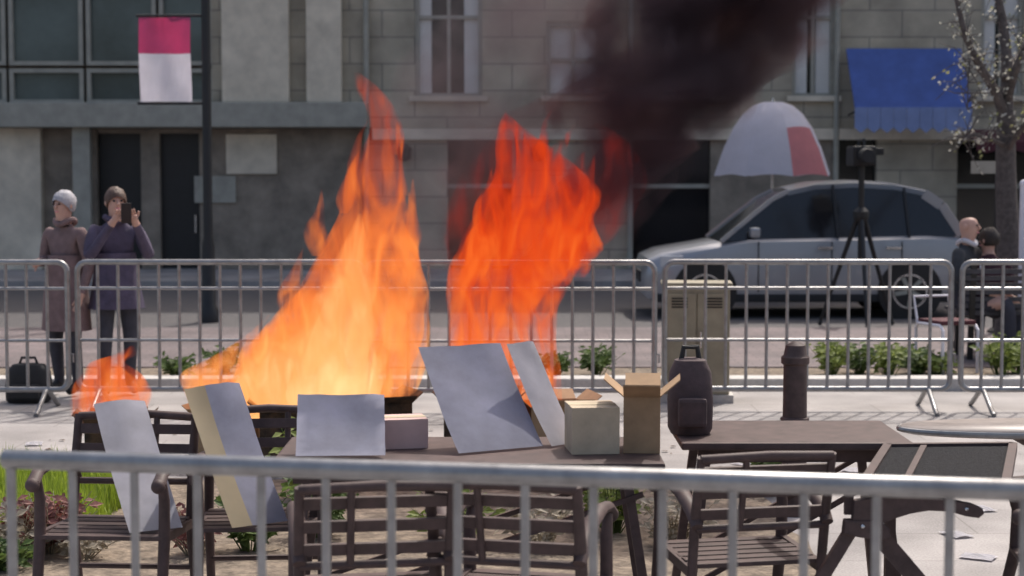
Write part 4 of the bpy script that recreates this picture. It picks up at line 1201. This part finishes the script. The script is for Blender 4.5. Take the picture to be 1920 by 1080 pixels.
clump('dry_plant', 28, 7.75, 0.26, M['straw'], 'straw coloured dry plant next to the dried red leaved plant', n=46, leaf=0.06, wide=0.2)
clump('dry_plant', 150, 7.72, 0.16, M['straw'], 'low straw coloured tuft on the other side of the dried red plant', n=36, leaf=0.05, wide=0.16)
clump('green_plant', 5, 7.5, 0.15, M['leaf'], 'dark green low plant below the straw coloured dry plant', n=30, leaf=0.07, wide=0.12, stems='leaf')
clump('green_plant', 465, 7.9, 0.28, M['leaf'], 'green leafy plant seen under the striped placard', n=50, leaf=0.07, wide=0.2, stems='leaf')
clump('green_plant', 600, 8.2, 0.34, M['leaf'], 'taller green leafy plant beside the long table leg', n=54, leaf=0.07, wide=0.2, stems='leaf')
clump('lime_plant', 570, 9.2, 0.42, M['leaf_lime'], 'tall lime plant rising before the burning wide carton', n=54, leaf=0.07, wide=0.2, stems='leaf')
clump('lime_plant', 850, 8.1, 0.28, M['leaf_lime'], 'lime plant in the bed below the lilac board', n=40, leaf=0.07, wide=0.22, stems='straw')
clump('lime_plant', 1150, 8.3, 0.34, M['leaf_lime'], 'lime plant in the bed below the cardboard boxes', n=50, leaf=0.07, wide=0.22, stems='leaf')
clump('dry_plant', 1265, 8.0, 0.26, M['straw'], 'pale dry plant at the bare end of the planting bed', n=46, leaf=0.06, wide=0.22)
clump('dry_plant', 1010, 7.9, 0.25, M['straw'], 'pale dry plant between the two lime plants', n=40, leaf=0.06, wide=0.2)
clump('green_plant', 1450, 9.4, 0.34, M['leaf'], 'green leafy plant growing beside the brown bollard', n=50, leaf=0.07, wide=0.2, stems='leaf')
clump('dry_plant', 360, 7.8, 0.24, M['redleaf'], 'dried red leaved plant under the propped placards', n=40, leaf=0.05, wide=0.16)
# raised bed behind the far barricades
BED_LABELS = ['tall lime plant in the raised bed, at the bollard end of the row of five', 'dark green plant between two tall lime plants in the raised bed',
    'tall lime plant with dark green plants on both sides in the raised bed', 'dark green plant in the raised bed next to the smallest lime plant',
    'smallest lime plant in the raised bed, beside the white tubular chair', 'tallest lime plant in the raised bed below the slatted bench', 'lime plant crowding the tallest lime plant below the slatted bench',
    'dark green plant in the raised bed behind the tan cardboard box', 'small dark green plant in the raised bed behind the narrow off white board',
    'dark green plant in the raised bed behind the edge of the broad fire', 'smallest dark green plant in the raised bed by the bystander in purple']
for i, (px, h, m) in enumerate(((1560, 0.30, 'leaf_lime'), (1612, 0.26, 'leaf'), (1668, 0.30, 'leaf_lime'), (1722, 0.24, 'leaf'), (1758, 0.2, 'leaf_lime'), (1876, 0.36, 'leaf_lime'), (1908, 0.30, 'leaf_lime'), (1120, 0.26, 'leaf'), (1040, 0.2, 'leaf'), (420, 0.22, 'leaf'), (330, 0.18, 'leaf'))):
    clump('bed_plant', px, 14.5 + 0.12*math.sin(i*2.3), h, M[m], BED_LABELS[i], n=44, leaf=0.075, wide=0.2, stems='leaf', group='plants in the raised bed').location.z = 0.07

# white tubular chair and maroon bin near the kerb
def tube_chair():
    Y = 14.75
    e = empty('white_chair', (gx(1778, Y), Y, 0.075), R(20), label='white tubular chair with a maroon cushion behind the barricade end', cat='chair')
    for s in (-1, 1):
        MB().tube([(s*0.17, -0.18, 0), (s*0.17, -0.18, 0.36), (s*0.17, -0.14, 0.40), (s*0.17, 0.18, 0.40), (s*0.17, 0.22, 0.36), (s*0.17, 0.22, 0)], 0.014, 8).build('leg_frame', M['white'], e, smooth=True)
    MB().box((-0.17, -0.16, 0.402), (0.17, 0.2, 0.44)).build('cushion', M['maroon'], e, bevel=0.012)
    MB().tube([(-0.17, 0.2, 0.40), (-0.17, 0.26, 0.62), (0.17, 0.26, 0.62), (0.17, 0.2, 0.40)], 0.012, 8).build('back_frame', M['white'], e, smooth=True)
tube_chair()

# scattered papers
papers = [(1800, 8.35, 20), (1842, 7.85, 60), (1772, 9.2, -30), (1846, 9.0, 15), (1400, 10.4, 40), (1350, 11.3, 5), (1600, 10.2, -20), (1640, 11.6, 33), (60, 11.2, 12), (110, 10.6, -40), (30, 10.3, 70)]
for i, (px, Y, a) in enumerate(papers):
    e = empty('paper_sheet', (gx(px, Y), Y, 0.003), R(a), label=('loose white paper sheet lying on the paving beyond the mesh topped table' if i < 4 else 'loose white paper sheet lying on the paving around the bollard' if i < 8 else 'loose white paper sheet lying on the paving near the shoulder bag'), cat='paper', group=('papers by the mesh topped table' if i < 4 else 'papers around the bollard' if i < 8 else 'papers near the shoulder bag'))
    mb = MB(); gpts = []
    w_, h_ = 0.105, 0.15
    for r_ in range(5):
        gpts.append([mb.bm.verts.new(((c_/4 - 0.5)*w_, (r_/4 - 0.5)*h_, 0.004 + 0.014*abs(noise.noise(Vector((c_*0.7 + i*3, r_*0.7, 0)))))) for c_ in range(5)])
    for r_ in range(4):
        for c_ in range(4): mb.bm.faces.new((gpts[r_][c_], gpts[r_][c_+1], gpts[r_+1][c_+1], gpts[r_+1][c_]))
    bmesh.ops.solidify(mb.bm, geom=list(mb.bm.faces), thickness=0.001)
    mb.build('sheet', M['paper'], e)

# ash and burnt scraps round the burning cartons
ash = MB()
for i in range(520):
    x = rng.gauss(gx(620, FY), 1.0); y = rng.gauss(FY, 0.55)
    if not 9.85 < y < 12.4: continue
    a = rng.uniform(0, 6.28); q = rng.uniform(0.008, 0.035); zz = 0.004 + rng.random()*0.006
    ash.face([(x + q*math.cos(a + t)*rng.uniform(0.6, 1), y + q*math.sin(a + t)*rng.uniform(0.6, 1), zz + rng.random()*0.006) for t in (0, 1.6, 3.1, 4.7)])
ash.build('ash', M['charred'], None, kind='stuff', label='black ash and burnt scraps on the paving round the fire', cat='ash')
